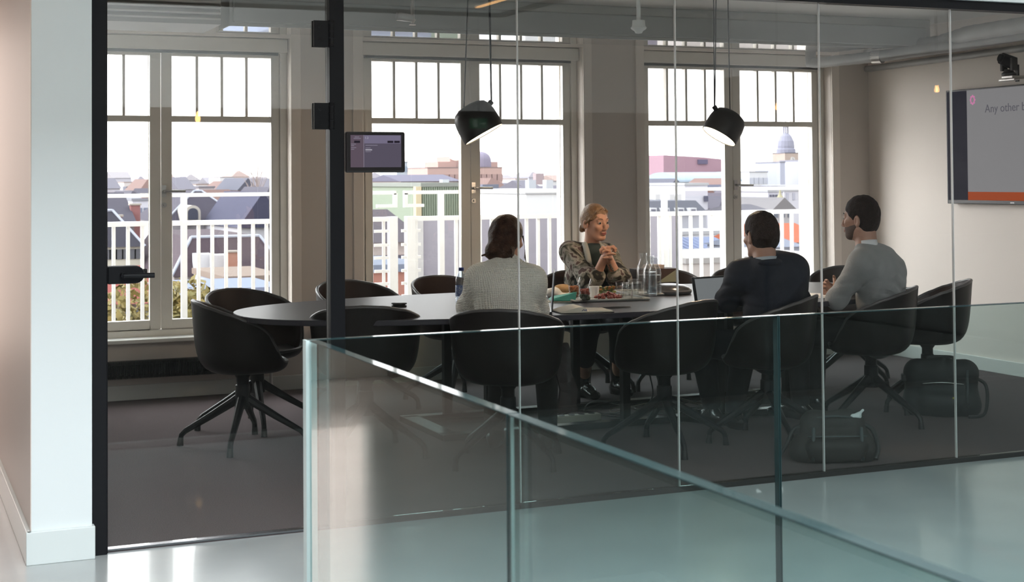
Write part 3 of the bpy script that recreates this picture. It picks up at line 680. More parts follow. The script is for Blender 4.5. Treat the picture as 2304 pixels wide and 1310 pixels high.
# ================================================================= small ceiling things
p = at(1437, 58, 7.2)
sn = thing('motion_sensor', 'white domed motion sensor hanging from the ceiling between the middle and right windows', 'sensor', (float(p[0]), 7.2, ZC))
zz = float(p[2]) - ZC
mb = MB(); mb.lathe([(0.012, 0), (0.012, zz + 0.03)], 12); obj('stem', mb, WHITEPL, sn)
mb = MB(); mb.lathe([(0.035, zz + 0.03), (0.037, zz + 0.0), (0.045, zz - 0.012), (0.04, zz - 0.02), (0.024, zz - 0.03), (0.018, zz - 0.042), (0.001, zz - 0.045)][::-1], 24); obj('sensor_body', mb, WHITEPL, sn, smooth='auto')
p = at(928, 45, 8.3)
sp = thing('sprinkler_head', 'small chrome sprinkler head hanging above the middle window', 'sprinkler', (float(p[0]), 8.3, ZC))
zz = float(p[2]) - ZC
mb = MB(); mb.lathe([(0.012, 0), (0.012, zz + 0.01), (0.02, zz), (0.008, zz - 0.02), (0.022, zz - 0.03)][::-1], 14); obj('nozzle', mb, CHROME, sp, smooth='auto')
mb = MB(); mb.cone((-0.10, 0, zz + 0.02), (0.0, 0, zz + 0.01), 0.028, 0.022, 16); obj('pipe_stub', mb, SILVER, sp, smooth='auto')

# corridor lamps, exit sign and filament bulbs (seen in the glass)
for k, (x, y0, y1) in enumerate([(3.2, 3.9, 5.6), (1.72, 3.9, 5.6), (0.1, 3.9, 5.6)]):
    o = obj('linear_lamp', (lambda mb: mb.bb(x - 0.012, x + 0.012, y0, y1, 2.452, 2.4595))(MB()), mat('warm_led', (0.9, 0.7, 0.4), 0.5, emit=(1.0, 0.55, 0.22), estr=7))
    tag(o, ['warm linear lamp in the corridor ceiling over the right hand panes', 'warm linear lamp in the corridor ceiling over the door post', 'warm linear lamp in the corridor ceiling left of the door'][k], 'lamp', group='linear lamps in the corridor ceiling')
def bulb(u, v, depth, label, s=1.0):
    p = at(u, v, depth); y = 2 * YG - p[1]
    t = thing('filament_bulb', label, 'lamp', (float(p[0]), float(y), float(p[2])), group='bare bulbs hanging in the hall')
    mb = MB(); mb.lathe([(r_ * s, (z_ - .07) * s + .07) for r_, z_ in ((0.001, -0.055), (0.02, -0.048), (0.03, -0.025), (0.03, 0.0), (0.02, 0.035), (0.012, 0.07))], 20); obj('bulb', mb, mat('amber_bulb', (1, 0.6, 0.2), 0.3, emit=(1.0, 0.5, 0.16), estr=22), t, smooth=True)
    mb = MB(); mb.cone((0, 0, 0.07), (0, 0, 0.13), 0.02, 0.018, 12); obj('socket', mb, BLACKPL, t)
    zc = 4.6 - float(p[2]); mb = MB(); mb.tube([(0, 0, 0.12), (0, 0, zc)], 0.004, 6); obj('cord', mb, BLACKPL, t)
bulb(445, 265, 16.5, 'bare amber bulb hanging in the hall, mirrored in the glass door')
bulb(1749, 247, 12.5, 'bare amber bulb hanging in the hall, mirrored in front of the right window', .6)
bulb(2108, 210, 10.2, 'bare amber bulb hanging in the hall, mirrored on the wall left of the television', .5)
p = at(1077, 278, 9.3)
ex = thing('exit_sign', 'green emergency exit sign hanging from the ceiling, mirrored in the left lamp', 'sign', (float(p[0]), float(2 * YG - p[1]), float(p[2])))
mb = MB(); mb.bb(-0.06, 0.06, -0.008, 0.008, -0.035, 0.035); obj('sign_plate', mb, lit('exit_green', (0.02, 0.30, 0.12), .45), ex)
mb = MB()
for yy_ in (-0.0085, 0.0085):
    mb.bb(-0.045, -0.015, yy_ - 0.0005, yy_ + 0.0005, -0.026, 0.026)
    mb.bb(0.005, 0.035, yy_ - 0.0005, yy_ + 0.0005, -0.005, 0.005); mb.profY([(0.030, -0.016), (0.050, 0.0), (0.030, 0.016)], yy_ - 0.0005, yy_ + 0.0005)
obj('pictogram', mb, lit('exit_white', (0.5, 0.8, 0.6), .45), ex)
mb = MB(); mb.tube([(0, 0, 0.035), (0, 0, 4.6 - float(p[2]) if float(2 * YG - p[1]) < 3.5 else 2.46 - float(p[2]))], 0.003, 6); obj('hanger', mb, BLACKPL, ex)

# ================================================================= people: smooth-blended distance fields, one continuous surface each
class SDF:
    def __init__(s, lo, hi, h):
        s.h = h; s.lo = np.array(lo, float); n = np.ceil((np.array(hi) - s.lo) / h).astype(int) + 1
        s.n = n; s.f = np.full(n, 0.05, np.float32)
        s.ax = [s.lo[i] + h * np.arange(n[i]) for i in range(3)]
    def _win(s, lo, hi, m_):
        a = np.maximum(0, np.floor((np.array(lo) - m_ - s.lo) / s.h).astype(int)); b = np.minimum(s.n, np.ceil((np.array(hi) + m_ - s.lo) / s.h).astype(int) + 1)
        if (b <= a).any(): return None
        X, Y, Z = np.meshgrid(s.ax[0][a[0]:b[0]], s.ax[1][a[1]:b[1]], s.ax[2][a[2]:b[2]], indexing='ij', sparse=True)
        return (slice(a[0], b[0]), slice(a[1], b[1]), slice(a[2], b[2])), X, Y, Z
    def _mix(s, sl, d, k, op):
        g = s.f[sl]
        if op == 'add':
            h = np.maximum(k - np.abs(g - d), 0) / k; s.f[sl] = np.minimum(g, d) - h * h * k / 4
        else:
            d = -d; h = np.maximum(k - np.abs(g - d), 0) / k; s.f[sl] = np.maximum(g, d) + h * h * k / 4
    def cap(s, p0, p1, r0, r1, k=0.02, op='add', sq=None):
        """tapered capsule; sq=(axis vector, factor) flattens it across that axis"""
        p0 = np.array(p0, float); p1 = np.array(p1, float); R_ = max(r0, r1)
        w_ = s._win(np.minimum(p0, p1) - R_, np.maximum(p0, p1) + R_, k + 0.05 if k + .05 < .08 else .08)
        if w_ is None: return s
        sl, X, Y, Z = w_; d = p1 - p0; L2 = max(d @ d, 1e-12)
        t = np.clip(((X - p0[0]) * d[0] + (Y - p0[1]) * d[1] + (Z - p0[2]) * d[2]) / L2, 0, 1)
        qx, qy, qz = X - p0[0] - t * d[0], Y - p0[1] - t * d[1], Z - p0[2] - t * d[2]
        if sq:
            a = np.array(sq[0], float); a /= np.linalg.norm(a); q = (qx * a[0] + qy * a[1] + qz * a[2]) * (1 / sq[1] - 1)
            qx, qy, qz = qx + q * a[0], qy + q * a[1], qz + q * a[2]
            dist = (np.sqrt(qx * qx + qy * qy + qz * qz) - (r0 + (r1 - r0) * t)) * (sq[1] if sq[1] < 1 else 1)
        else: dist = np.sqrt(qx * qx + qy * qy + qz * qz) - (r0 + (r1 - r0) * t)
        s._mix(sl, dist.astype(np.float32), k, op); return s
    def chain(s, P, R_, k=0.02, **kw):
        for i in range(len(P) - 1): s.cap(P[i], P[i + 1], R_[i], R_[i + 1], k, **kw)
        return s
    def ell(s, c, r, M=None, k=0.02, op='add'):
        c = np.array(c, float); r = np.array(r, float); R_ = r.max()
        w_ = s._win(c - R_, c + R_, min(k + .04, .08))
        if w_ is None: return s
        sl, X, Y, Z = w_; x, y, z = X - c[0], Y - c[1], Z - c[2]
        if M is not None: x, y, z = (M[0][0] * x + M[1][0] * y + M[2][0] * z, M[0][1] * x + M[1][1] * y + M[2][1] * z, M[0][2] * x + M[1][2] * y + M[2][2] * z)
        k0 = np.sqrt((x / r[0]) ** 2 + (y / r[1]) ** 2 + (z / r[2]) ** 2); k1 = np.sqrt((x / r[0] ** 2) ** 2 + (y / r[1] ** 2) ** 2 + (z / r[2] ** 2) ** 2) + 1e-9
        s._mix(sl, (k0 * (k0 - 1) / k1).astype(np.float32), k, op); return s
    def plane_cut(s, p, nrm, k=0.01):
        """keep only the side the normal points away from"""
        nrm = np.array(nrm, float); nrm /= np.linalg.norm(nrm); X, Y, Z = np.meshgrid(*s.ax, indexing='ij', sparse=True)
        d = (X - p[0]) * nrm[0] + (Y - p[1]) * nrm[1] + (Z - p[2]) * nrm[2]
        s.f = np.maximum(s.f, d.astype(np.float32)); return s
    def ripple(s, amp, freq, seed=0):
        X, Y, Z = np.meshgrid(*s.ax, indexing='ij', sparse=True); r_ = np.random.default_rng(seed)
        tot = 0
        for _ in range(6):
            k_ = r_.normal(size=3); k_ *= freq * r_.uniform(.6, 1.4) / np.linalg.norm(k_); tot = tot + np.sin(k_[0] * X + k_[1] * Y + k_[2] * Z + r_.uniform(0, 6))
        s.f = s.f + (amp * tot / 3).astype(np.float32); return s
    def folds(s, c, r, d, amp, freq, bend=0.0):
        X, Y, Z = np.meshgrid(*s.ax, indexing='ij', sparse=True); d = np.array(d, float); d /= np.linalg.norm(d)
        q = ((X - c[0]) ** 2 + (Y - c[1]) ** 2 + (Z - c[2]) ** 2) / r ** 2; ph = ((X - c[0]) * d[0] + (Y - c[1]) * d[1] + (Z - c[2]) * d[2]) * freq + bend * np.sin(30 * (X + Y)) 
        s.f = s.f + (amp * np.exp(-q * 1.5) * np.maximum(np.sin(ph), -.3)).astype(np.float32); return s
    def mesh(s):
        f = s.f.copy(); f[0], f[-1] = 1, 1; f[:, 0], f[:, -1] = 1, 1; f[:, :, 0], f[:, :, -1] = 1, 1
        ins = f < 0; n = s.n
        c = np.zeros(tuple(n - 1), np.int8)
        for i in (0, 1):
            for j in (0, 1):
                for k in (0, 1): c += ins[i:n[0] - 1 + i, j:n[1] - 1 + j, k:n[2] - 1 + k]
        act = (c > 0) & (c < 8); idx = np.argwhere(act); vid = np.full(tuple(n - 1), -1, np.int64); vid[act] = np.arange(len(idx))
        acc = np.zeros((len(idx), 3)); cnt = np.zeros(len(idx))
        cor = [(i, j, k) for i in (0, 1) for j in (0, 1) for k in (0, 1)]
        for a in cor:
            for ax in range(3):
                if a[ax]: continue
                b = list(a); b[ax] = 1
                fa = f[idx[:, 0] + a[0], idx[:, 1] + a[1], idx[:, 2] + a[2]]; fb = f[idx[:, 0] + b[0], idx[:, 1] + b[1], idx[:, 2] + b[2]]
                m_ = (fa < 0) != (fb < 0); t = np.where(m_, fa / (fa - fb + 1e-12), 0)
                P = np.tile(np.array(a, float), (len(idx), 1)); P[:, ax] += t
                acc += P * m_[:, None]; cnt += m_
        V = s.lo + (idx + acc / cnt[:, None]) * s.h
        quads = []
        for ax in range(3):
            o = [1, 1, 1]; o[ax] = 0
            sl0 = tuple(slice(o[i], n[i] - 1) for i in range(3)); e = [0, 0, 0]; e[ax] = 1
            sl1 = tuple(slice(o[i] + e[i], n[i] - 1 + e[i]) for i in range(3))
            A = ins[sl0]; B = ins[sl1]; q = np.argwhere(A != B) + np.array(o); flip = A[tuple((q - np.array(o)).T)]
            u_, v_ = [(1, 2), (2, 0), (0, 1)][ax]
            def g(du, dv):
                p_ = q.copy(); p_[:, u_] -= du; p_[:, v_] -= dv; return vid[p_[:, 0], p_[:, 1], p_[:, 2]]
            Q = np.stack([g(1, 1), g(0, 1), g(0, 0), g(1, 0)], 1); Q[~flip] = Q[~flip][:, ::-1]; quads.append(Q)
        return V, np.concatenate(quads)

def sdf_obj(name, S, M_, parent, off):
    V, Q = S.mesh(); V = V - np.array(off)
    me = bpy.data.meshes.new(name); me.vertices.add(len(V)); me.vertices.foreach_set('co', V.astype(np.float32).ravel())
    me.loops.add(len(Q) * 4); me.loops.foreach_set('vertex_index', Q.astype(np.int32).ravel())
    me.polygons.add(len(Q)); me.polygons.foreach_set('loop_start', np.arange(0, len(Q) * 4, 4, dtype=np.int32))
    me.update(calc_edges=True); me.validate()
    me.polygons.foreach_set('use_smooth', [True] * len(me.polygons)); me.materials.append(M_)
    o = bpy.data.objects.new(name, me); COL.objects.link(o)
    if parent: o.parent = parent
    return o
def rotm(yaw=0, pitch=0, roll=0):     # columns: local axes; local +Y is forward
    return np.array((Matrix.Rotation(yaw, 3, 'Z') @ Matrix.Rotation(pitch, 3, 'X') @ Matrix.Rotation(roll, 3, 'Y')))

def head(S, c, M, female=False, sc_=1.0, neck=None):
    g = lambda p: c + M @ (np.array(p) * sc_)
    r = lambda p: np.array(p) * sc_
    S.ell(g((0, -.012, .045)), r((.074, .093, .083)), M, .02)
    fm = .90 if female else 1.0
    S.ell(g((0, .020, -.020)), r((.060 * fm, .070, .088)), M, .03)
    S.ell(g((0, .062, -.088)), r((.022, .024, .018)) * (.9 if female else 1.1), M, .025)
    for q in (-1, 1):
        S.cap(g((q * .052 * fm, -.012, -.045)), g((q * .020 * fm, .058, -.088)), .016 * sc_ * fm, .015 * sc_ * fm, .025)
        S.ell(g((q * .040, .062, -.014)), r((.020, .018, .016)), M, .02)
        S.cap(g((q * .012, .083, .036)), g((q * .040, .072, .034)), .009 * sc_, .007 * sc_, .014)
        S.ell(g((q * .031, .097, .014)), r((.017, .014, .012)), M, .012, 'sub')
        S.ell(g((q * .031, .074, .014)), r((.013, .0125, .0125)), M, .004)
        S.cap(g((q * .016, .086, .019)), g((q * .043, .076, .017)), .0035 * sc_, .003 * sc_, .005)
        S.ell(g((q * .010, .094, -.030)), r((.007, .009, .006)), M, .006)
        S.ell(g((q * .078, -.012, -.004)), r((.0095, .020, .032)), M @ np.array(Matrix.Rotation(q * .35, 3, 'Z')), .006)
        S.ell(g((q * .083, -.006, -.002)), r((.006, .010, .018)), M @ np.array(Matrix.Rotation(q * .35, 3, 'Z')), .005, 'sub')
    S.chain([g((0, .084, .026)), g((0, .098, -.004)), g((0, .106, -.024))], [.0065 * sc_, .009 * sc_, .0105 * sc_], .012)
    S.ell(g((0, .086, -.050)), r((.024, .011, .0075)), M, .008); S.ell(g((0, .083, -.062)), r((.021, .011, .008)), M, .008)
    S.ell(g((0, .099, -.0555)), r((.022, .006, .0012)), M, .004, 'sub')
    if neck is not None:
        S.cap(g((0, -.028, -.035)), neck, (.048 if female else .056) * sc_, (.050 if female else .062), .03)
def hand(S, wrist, direction, palm_n, curl=0.8, thumb=1, s_=1.0):
    """palm with five bent fingers; thumb=+1/-1 chooses its side"""
    d = np.array(direction, float); d /= np.linalg.norm(d); n_ = np.array(palm_n, float); n_ -= d * (n_ @ d); n_ /= np.linalg.norm(n_)
    b = np.cross(d, n_) * thumb; w_ = np.array(wrist, float)
    S.cap(w_ - d * .02 * s_, w_ + d * .025 * s_, .025 * s_, .028 * s_, .015, sq=(n_, .72))
    S.cap(w_ + d * .03 * s_ - b * .014 * s_, w_ + d * .078 * s_ - b * .020 * s_, .021 * s_, .020 * s_, .012, sq=(n_, .62))
    S.cap(w_ + d * .03 * s_ + b * .012 * s_, w_ + d * .080 * s_ + b * .018 * s_, .022 * s_, .020 * s_, .012, sq=(n_, .62))
    for q, (off, l) in enumerate(((.030, .92), (.010, 1.05), (-.010, 1.0), (-.029, .80))):
        p = w_ + d * (.085 - abs(off - .005) * .2) * s_ + b * off * s_; a = 0.25 * curl
        for seg, (ln, rr) in enumerate(((.038, .0088), (.025, .0080), (.020, .0070))):
            a += curl * (.55 + .06 * q) if seg else curl * .35
            dd = d * math.cos(a) + n_ * math.sin(a); p2 = p + dd * ln * l * s_
            S.cap(p, p2, rr * s_, (rr - .0007) * s_, .004); p = p2
    p = w_ + d * .022 * s_ + b * .026 * s_
    for ln, rr, ang, cu in ((.036, .0125, .85, .35), (.032, .0100, .55, .6), (.024, .0088, .35, .8)):
        dd = d * math.cos(ang) + b * math.sin(ang); dd = dd * math.cos(cu * curl) + n_ * math.sin(cu * curl); p2 = p + dd * ln * s_
        S.cap(p, p2, rr * s_, (rr - .001) * s_, .006); p = p2

def skin(name, c, c2):
    return mat(name, c, 0.5, spec=0.4, noise=(18, c2, 0.35))
SK1 = skin('skin_fair', (0.50, 0.26, 0.17), (0.58, 0.31, 0.21)); SK2 = skin('skin_light', (0.36, 0.20, 0.145), (0.42, 0.24, 0.17))
V3 = lambda *a: np.array(a, float)
H_ = 0.0045

def person(label, sk, base, torso, shoulders, arms, legs, headc, headM, female, hands, neck_base, sc_=1.0, extra=None):
    allp = [torso[0], torso[-1], headc + V3(0, 0, .15), headc - V3(.12, .12, 0), headc + V3(.12, .12, 0)] + [p for a in arms for p in a] + [p for l in legs for p in l]
    allp = np.array(allp); lo = allp.min(0) - .17; hi = allp.max(0) + .17; lo[2] = max(lo[2], -0.01)
    S = SDF(lo, hi, H_)
    n = len(torso)
    for i in range(n - 1): S.cap(torso[i], torso[i + 1], [.125, .115, .095, .055][min(i, 3)], [.115, .095, .055, .050][min(i, 3)], .03)
    S.cap(shoulders[0], shoulders[1], .045, .045, .03)
    for a in arms: S.chain(a, [.046, .037, .0255], .02)
    for l in legs: S.chain(l[:3], [.080, .058, .038], .03)
    for l in legs: S.cap(l[2], l[3], .036, .030, .02)
    head(S, headc, headM, female, sc_, neck_base)
    for h_ in hands: hand(S, *h_)
    if extra: extra(S)
    o = sdf_obj('person', S, sk, None, base); o.location = base; tag(o, label, 'person')
    return o, lo, hi
def shoe(S, ankle, d, L=.25, boot=0.0, r=1.0):
    d = np.array(d, float); d[2] = 0; d /= np.linalg.norm(d); a = np.array(ankle, float)
    heel = V3(a[0], a[1], .040) - d * .045; toe = V3(a[0], a[1], .030) + d * (L - .09)
    S.cap(heel, toe, .037 * r, .028 * r, .03); S.cap(V3(a[0], a[1], .05), V3(a[0], a[1], .05) + d * .08, .042 * r, .032 * r, .03)
    S.cap(V3(a[0], a[1], .04), a + V3(0, 0, .02 + boot), .042 * r, (.058 if boot else .043) * r, .03)
    S.cap(heel + V3(0, 0, -.03), heel + V3(0, 0, .0), .03 * r, .034 * r, .01)
DARKH = mat('dark_brown_hair', (0.008, 0.005, 0.004), 0.6, spec=0.12, noise=(60, (0.020, 0.012, 0.009), 0.3), bump=(140, 0.8))
BRNH = mat('brown_hair', (0.020, 0.009, 0.006), 0.5, spec=0.2, noise=(22, (0.075, 0.034, 0.018), 0.2), bump=(110, 0.8))
BLDH = mat('blonde_hair', (0.16, 0.085, 0.040), 0.45, spec=0.25, noise=(40, (0.34, 0.21, 0.12), 0.3), bump=(120, 0.5))
EYEW = mat('eye_white', (0.34, 0.31, 0.29), 0.4, spec=0.2); IRIS = mat('iris', (0.02, 0.02, 0.022), 0.3, spec=0.2); LIP = mat('lips', (0.36, 0.11, 0.09), 0.35); BROW = mat('eyebrow', (0.10, 0.055, 0.03), 0.7)
def face_bits(o, c, M, base, sc_=1.0, browm=None, lips=True):
    g = lambda p: tuple(c + M @ (np.array(p) * sc_))
    for q in (-1, 1):
        mb = MB(); mb.ball(g((q * .031, .0765, .0135)), .0117 * sc_, 10); e = obj('eye', mb, EYEW, o, off=base, smooth=True)
        mb = MB(); mb.ball(g((q * .032, .0835, .0135)), .0070 * sc_, 8); obj('iris', mb, IRIS, e, off=base, smooth=True)
        mb = MB(); mb.tube([g((q * .016, .0915, .038)), g((q * .032, .087, .043)), g((q * .047, .073, .037))], [.0022, .003, .0012], 6); obj('eyebrow', mb, browm or BROW, o, off=base, smooth=True)
    if lips:
        mb = MB(); mb.tube([g((-.023, .088, -.055)), g((-.010, .0955, -.0505)), g((0, .0962, -.052)), g((.010, .0955, -.0505)), g((.023, .088, -.055))], [.001, .0034, .003, .0034, .001], 8)
        mb.tube([g((-.021, .088, -.056)), g((-.008, .0935, -.0615)), g((.008, .0935, -.0615)), g((.021, .088, -.056))], [.001, .0042, .0042, .001], 8); obj('lips', mb, LIP, o, off=base, smooth=True)

# ---- woman in the cream jumper, seen from behind --------------------------------------------------
base = V3(2.93, 6.92, 0.0)
hc = V3(*at(1142, 542, 7.02)); M = rotm(math.radians(44 - 90), -0.12, 0.0)
nb = V3(*at(1137, 592, 6.96)); pel = V3(2.93, 6.90, .53)
tor = [pel, V3(2.94, 6.93, .68), V3(2.945, 6.95, .85), nb - V3(0, 0, .06), nb]
sL, sR = V3(2.825, 7.01, .925), V3(3.06, 6.89, .920)
eL, eR = V3(2.825, 7.14, .775), V3(3.125, 7.00, .765)
wL, wR = V3(3.02, 7.26, .765), V3(3.19, 7.17, .775)
lgs = [[V3(2.88, 6.98, .50), V3(3.08, 7.33, .50), V3(3.05, 7.36, .10), V3(3.05, 7.36, .06)], [V3(3.0, 6.90, .50), V3(3.28, 7.20, .50), V3(3.30, 7.22, .10), V3(3.3, 7.22, .06)]]
o, lo, hi = person('person seen from behind in a cream knitted jumper with brown hair in a low bun', SK1, base, tor, (sL, sR), [[sL, eL, wL], [sR, eR, wR]], lgs, hc, M, True,
                   [(wL, (.85, .1, -.12), (0, 0, -1), .5, 1, .92), (wR, (.15, .5, -.05), (0, 0, -1), .55, -1, .92)], nb)
S = SDF(lo, hi, H_)
S.cap(V3(2.93, 6.90, .56), V3(2.94, 6.93, .72), .165, .160, .05, sq=((.57, .82, 0), .85)); S.cap(V3(2.94, 6.93, .72), V3(2.945, 6.95, .88), .160, .145, .06, sq=((.57, .82, 0), .85))
S.cap(V3(2.945, 6.95, .88), nb - V3(0, 0, .015), .145, .072, .06, sq=((.57, .82, 0), .9))
S.cap(sL, sR, .070, .070, .06)
S.chain([sL, eL, wL - (wL - eL) * .25], [.070, .068, .047], .05); S.chain([sR, eR, wR - (wR - eR) * .25], [.070, .070, .047], .05)
S.ell(nb + V3(.02, .03, .06), (.055, .055, .05), None, .012, 'sub')
S.ripple(.0020, 55, 3); S.folds(V3(3.08, 6.90, .76), .14, (.7, .2, 1), .005, 75, .8); S.folds(V3(2.85, 6.98, .78), .12, (-.6, 0, 1), .0045, 80, .6)
def knit(name, col, col2, sc2, strength):
    M_ = mat(name, col, 0.9, spec=0.15, sheen=0.3, noise=(6, col2, 0.35)); t = M_.node_tree; N = t.nodes; L = t.links
    c = N.new('ShaderNodeTexCoord'); w1 = N.new('ShaderNodeTexWave'); w1.inputs['Scale'].default_value = sc2; w1.inputs['Distortion'].default_value = 1.5; w1.bands_direction = 'Z'
    w2 = N.new('ShaderNodeTexWave'); w2.inputs['Scale'].default_value = sc2; w2.inputs['Distortion'].default_value = 1.5; w2.bands_direction = 'X'
    mu = N.new('ShaderNodeMath'); mu.operation = 'MULTIPLY'; bp = N.new('ShaderNodeBump'); bp.inputs['Strength'].default_value = strength; bp.inputs['Distance'].default_value = 0.006
    L.new(c.outputs['Object'], w1.inputs[0]); L.new(c.outputs['Object'], w2.inputs[0]); L.new(w1.outputs['Fac'], mu.inputs[0]); L.new(w2.outputs['Fac'], mu.inputs[1])
    L.new(mu.outputs[0], bp.inputs['Height']); L.new(bp.outputs[0], N['Principled BSDF'].inputs['Normal']); return M_
sdf_obj('jumper', S, knit('cream_knit', (0.80, 0.76, 0.67), (0.86, 0.83, 0.74), 36, 0.9), o, base)
S = SDF(hc - .17, hc + .17, .004)
g = lambda p: hc + M @ V3(*p)
S.ell(g((0, -.022, .045)), (.085, .098, .094), M, .02); S.ell(g((0, -.055, .0)), (.080, .066, .085), M, .03)
S.ell(g((-.005, -.088, -.055)), (.079, .056, .048), M, .02); S.ell(g((.034, -.09, -.078)), (.040, .038, .032), M, .012); S.ell(g((-.040, -.09, -.076)), (.040, .038, .032), M, .012); S.ell(g((0, -.060, -.098)), (.045, .03, .024), M, .02)
S.ell(g((0, .095, -.03)), (.070, .09, .11), M, .015, 'sub'); S.ell(g((0, -.02, -.16)), (.055, .075, .055), M, .01, 'sub')
S.ripple(.0022, 110, 5)
hr = sdf_obj('hair', S, BRNH, o, base)
mb = MB()
for k in range(30):
    a0 = (0.05 * math.sin(k * 2.3), -.085 - .02 * math.cos(k), -.05 + .012 * math.sin(k * 1.7)); a1 = (a0[0] + .03 * math.cos(k * 1.9), a0[1] - .022, a0[2] - .012); a2 = (a0[0] + .045 * math.cos(k * 1.2), a0[1] - .005, a0[2] - .035)
    mb.tube(curve_pts([g(a0), g(a1), g(a2)], 5), 0.005, 6)
for q in (1,):
    for k in range(4): mb.tube(curve_pts([g((.072, .02 + k * .006, .03)), g((.086, .03, -.03)), g((.088 + k * .004, .025, -.09 - k * .01))], 5), 0.0013, 5)
obj('hair_strands', mb, BRNH, hr, off=base, smooth=True)
S = SDF(lo, hi, .008)
for l in lgs: S.chain(l[:3], [.092, .070, .05], .04)
S.cap(V3(2.88, 6.93, .50), V3(3.0, 6.88, .50), .115, .115, .04)
sdf_obj('trousers', S, mat('charcoal_trousers', (0.022, 0.020, 0.021), 0.85), o, base)
for l in lgs:
    S = SDF(l[3] - .25, l[3] + .25, .007); shoe(S, V3(l[3][0], l[3][1], .09), (.57, .82, 0)); sdf_obj('shoe', S, BLACKPL, o, base)
# cardigan-like scarf tail hanging beside her chair
mb = MB()
for k in range(10):
    z = .60 - k * .04; w_ = .06 + .006 * k; x = 3.20 + .01 * math.sin(k * 1.3) + .004 * k; y = 6.83
    mb.add([(x - w_ / 2, y, z), (x + w_ / 2, y + .01 * math.sin(k), z)], [])
for k in range(9): mb.f.append((2 * k, 2 * k + 1, 2 * k + 3, 2 * k + 2)); mb.mi.append(0)
sf = obj('coat', mb, mat('dark_red_wool', (0.03, 0.018, 0.018), 0.9)); md = sf.modifiers.new('thickness', 'SOLIDIFY'); md.thickness = 0.02
tag(sf, 'dark coat tail hanging from the chair of the woman in the cream jumper', 'coat')

# ---- blonde woman across the table, hands clasped ---------------------------------------------------
base = V3(4.42, 8.98, 0.0)
hc = V3(*at(1340, 503, 8.74)); M = rotm(math.radians(-76 - 90), -0.10, 0.03)
nb = hc + V3(-.012, .045, -.165); pel = V3(4.42, 9.02, .53)
tor = [pel, V3(4.41, 8.99, .66), V3(4.39, 8.93, .80), nb - V3(0, -.02, .05), nb]
sR, sL = V3(4.225, 8.86, .950), V3(4.475, 8.81, .930)           # her right is on the picture's left
hp = V3(*at(1370, 560, 8.50))
eR, eL = V3(4.265, 8.60, .755), V3(4.435, 8.55, .755)
wR, wL = hp + V3(-.020, .035, -.065), hp + V3(.022, .035, -.070)
lgs = [[V3(4.33, 8.96, .50), V3(4.10, 8.60, .47), V3(4.25, 8.72, .12), V3(4.25, 8.72, .08)], [V3(4.50, 8.94, .50), V3(4.44, 8.56, .50), V3(4.50, 8.72, .12), V3(4.50, 8.72, .08)]]
lgs[0][1] = V3(4.20, 8.55, .48)
o, lo, hi = person('blonde person in a camouflage patterned cardigan leaning on the table with clasped hands', SK1, base, tor, (sR, sL), [[sR, eR, wR], [sL, eL, wL]], lgs, hc, M, True,
                   [(wR, (.30, -.20, .95), (.75, -.45, -.25), 1.6, -1, .92), (wL, (-.35, -.35, .95), (-.75, .10, -.25), 1.6, 1, .92)], nb)
face_bits(o, hc, M, base)
S = SDF(lo, hi, H_)
S.cap(V3(4.42, 9.0, .56), V3(4.40, 8.95, .78), .165, .150, .05, sq=((0, 1, 0), .8)); S.cap(V3(4.40, 8.95, .78), nb - V3(0, -.02, .06), .150, .080, .06, sq=((0, 1, 0), .8))
S.cap(sR, sL, .068, .068, .05)
S.chain([sR, eR + V3(-.012, .02, .02), eR + (wR - eR) * .30], [.072, .074, .054], .04); S.chain([sL, eL + V3(.015, .03, .02), eL + (wL - eL) * .30], [.070, .072, .054], .04)
S.ell(nb + V3(.01, -.05, .005), (.052, .07, .10), None, .015, 'sub')
S.ripple(.003, 40, 11)
CAMO = bpy.data.materials.new('camouflage_knit'); CAMO.use_nodes = True; t = CAMO.node_tree; N = t.nodes; L = t.links; b = N['Principled BSDF']; b.inputs['Roughness'].default_value = .95; b.inputs['Specular IOR Level'].default_value = 0.1
c_ = N.new('ShaderNodeTexCoord'); n1 = N.new('ShaderNodeTexNoise'); n1.inputs['Scale'].default_value = 13; n1.inputs['Detail'].default_value = 2.5; n1.inputs['Distortion'].default_value = 1.2
r_ = N.new('ShaderNodeValToRGB'); r_.color_ramp.interpolation = 'CONSTANT'; el = r_.color_ramp.elements
el[0].position = 0; el[0].color = (.035, .032, .030, 1); el[1].position = .44; el[1].color = (.20, .19, .155, 1)
q_ = el.new(.52); q_.color = (.34, .31, .27, 1); q_ = el.new(.60); q_.color = (.11, .075, .068, 1); q_ = el.new(.40); q_.color = (.09, .085, .065, 1)
L.new(c_.outputs['Object'], n1.inputs[0]); L.new(n1.outputs['Fac'], r_.inputs[0]); L.new(r_.outputs[0], b.inputs['Base Color'])
sdf_obj('cardigan', S, CAMO, o, base)
S = SDF(lo, hi, .006)
S.cap(V3(4.41, 8.96, .60), V3(4.395, 8.915, .82), .150, .140, .05, sq=((0, 1, 0), .86)); S.cap(V3(4.395, 8.89, .82), nb + V3(0, -.018, -.012), .130, .064, .05, sq=((0, 1, 0), .9))
S.plane_cut((4.4, 8.93, .8), (-.15, 1, 0))
sdf_obj('top', S, mat('dark_green_top', (0.030, 0.045, 0.042), 0.8), o, base)
for sd in (-1, 1):      # pale grey lapels
    mb = MB(); x = nb[0] + sd * .05
    P = [nb + V3(sd * .052, -.01, .03), nb + V3(sd * .070, -.085, -.035), nb + V3(sd * .075, -.125, -.12), nb + V3(sd * .07, -.12, -.22)]
    mb.tube(curve_pts([V3(*p) for p in P], 5), [.020] * 16, 8); obj('lapel', mb, mat('pale_grey_knit', (0.36, 0.36, 0.33), 0.95), o, off=base, smooth=True)
S = SDF(hc - .17, hc + .17, .004); g = lambda p: hc + M @ V3(*p)
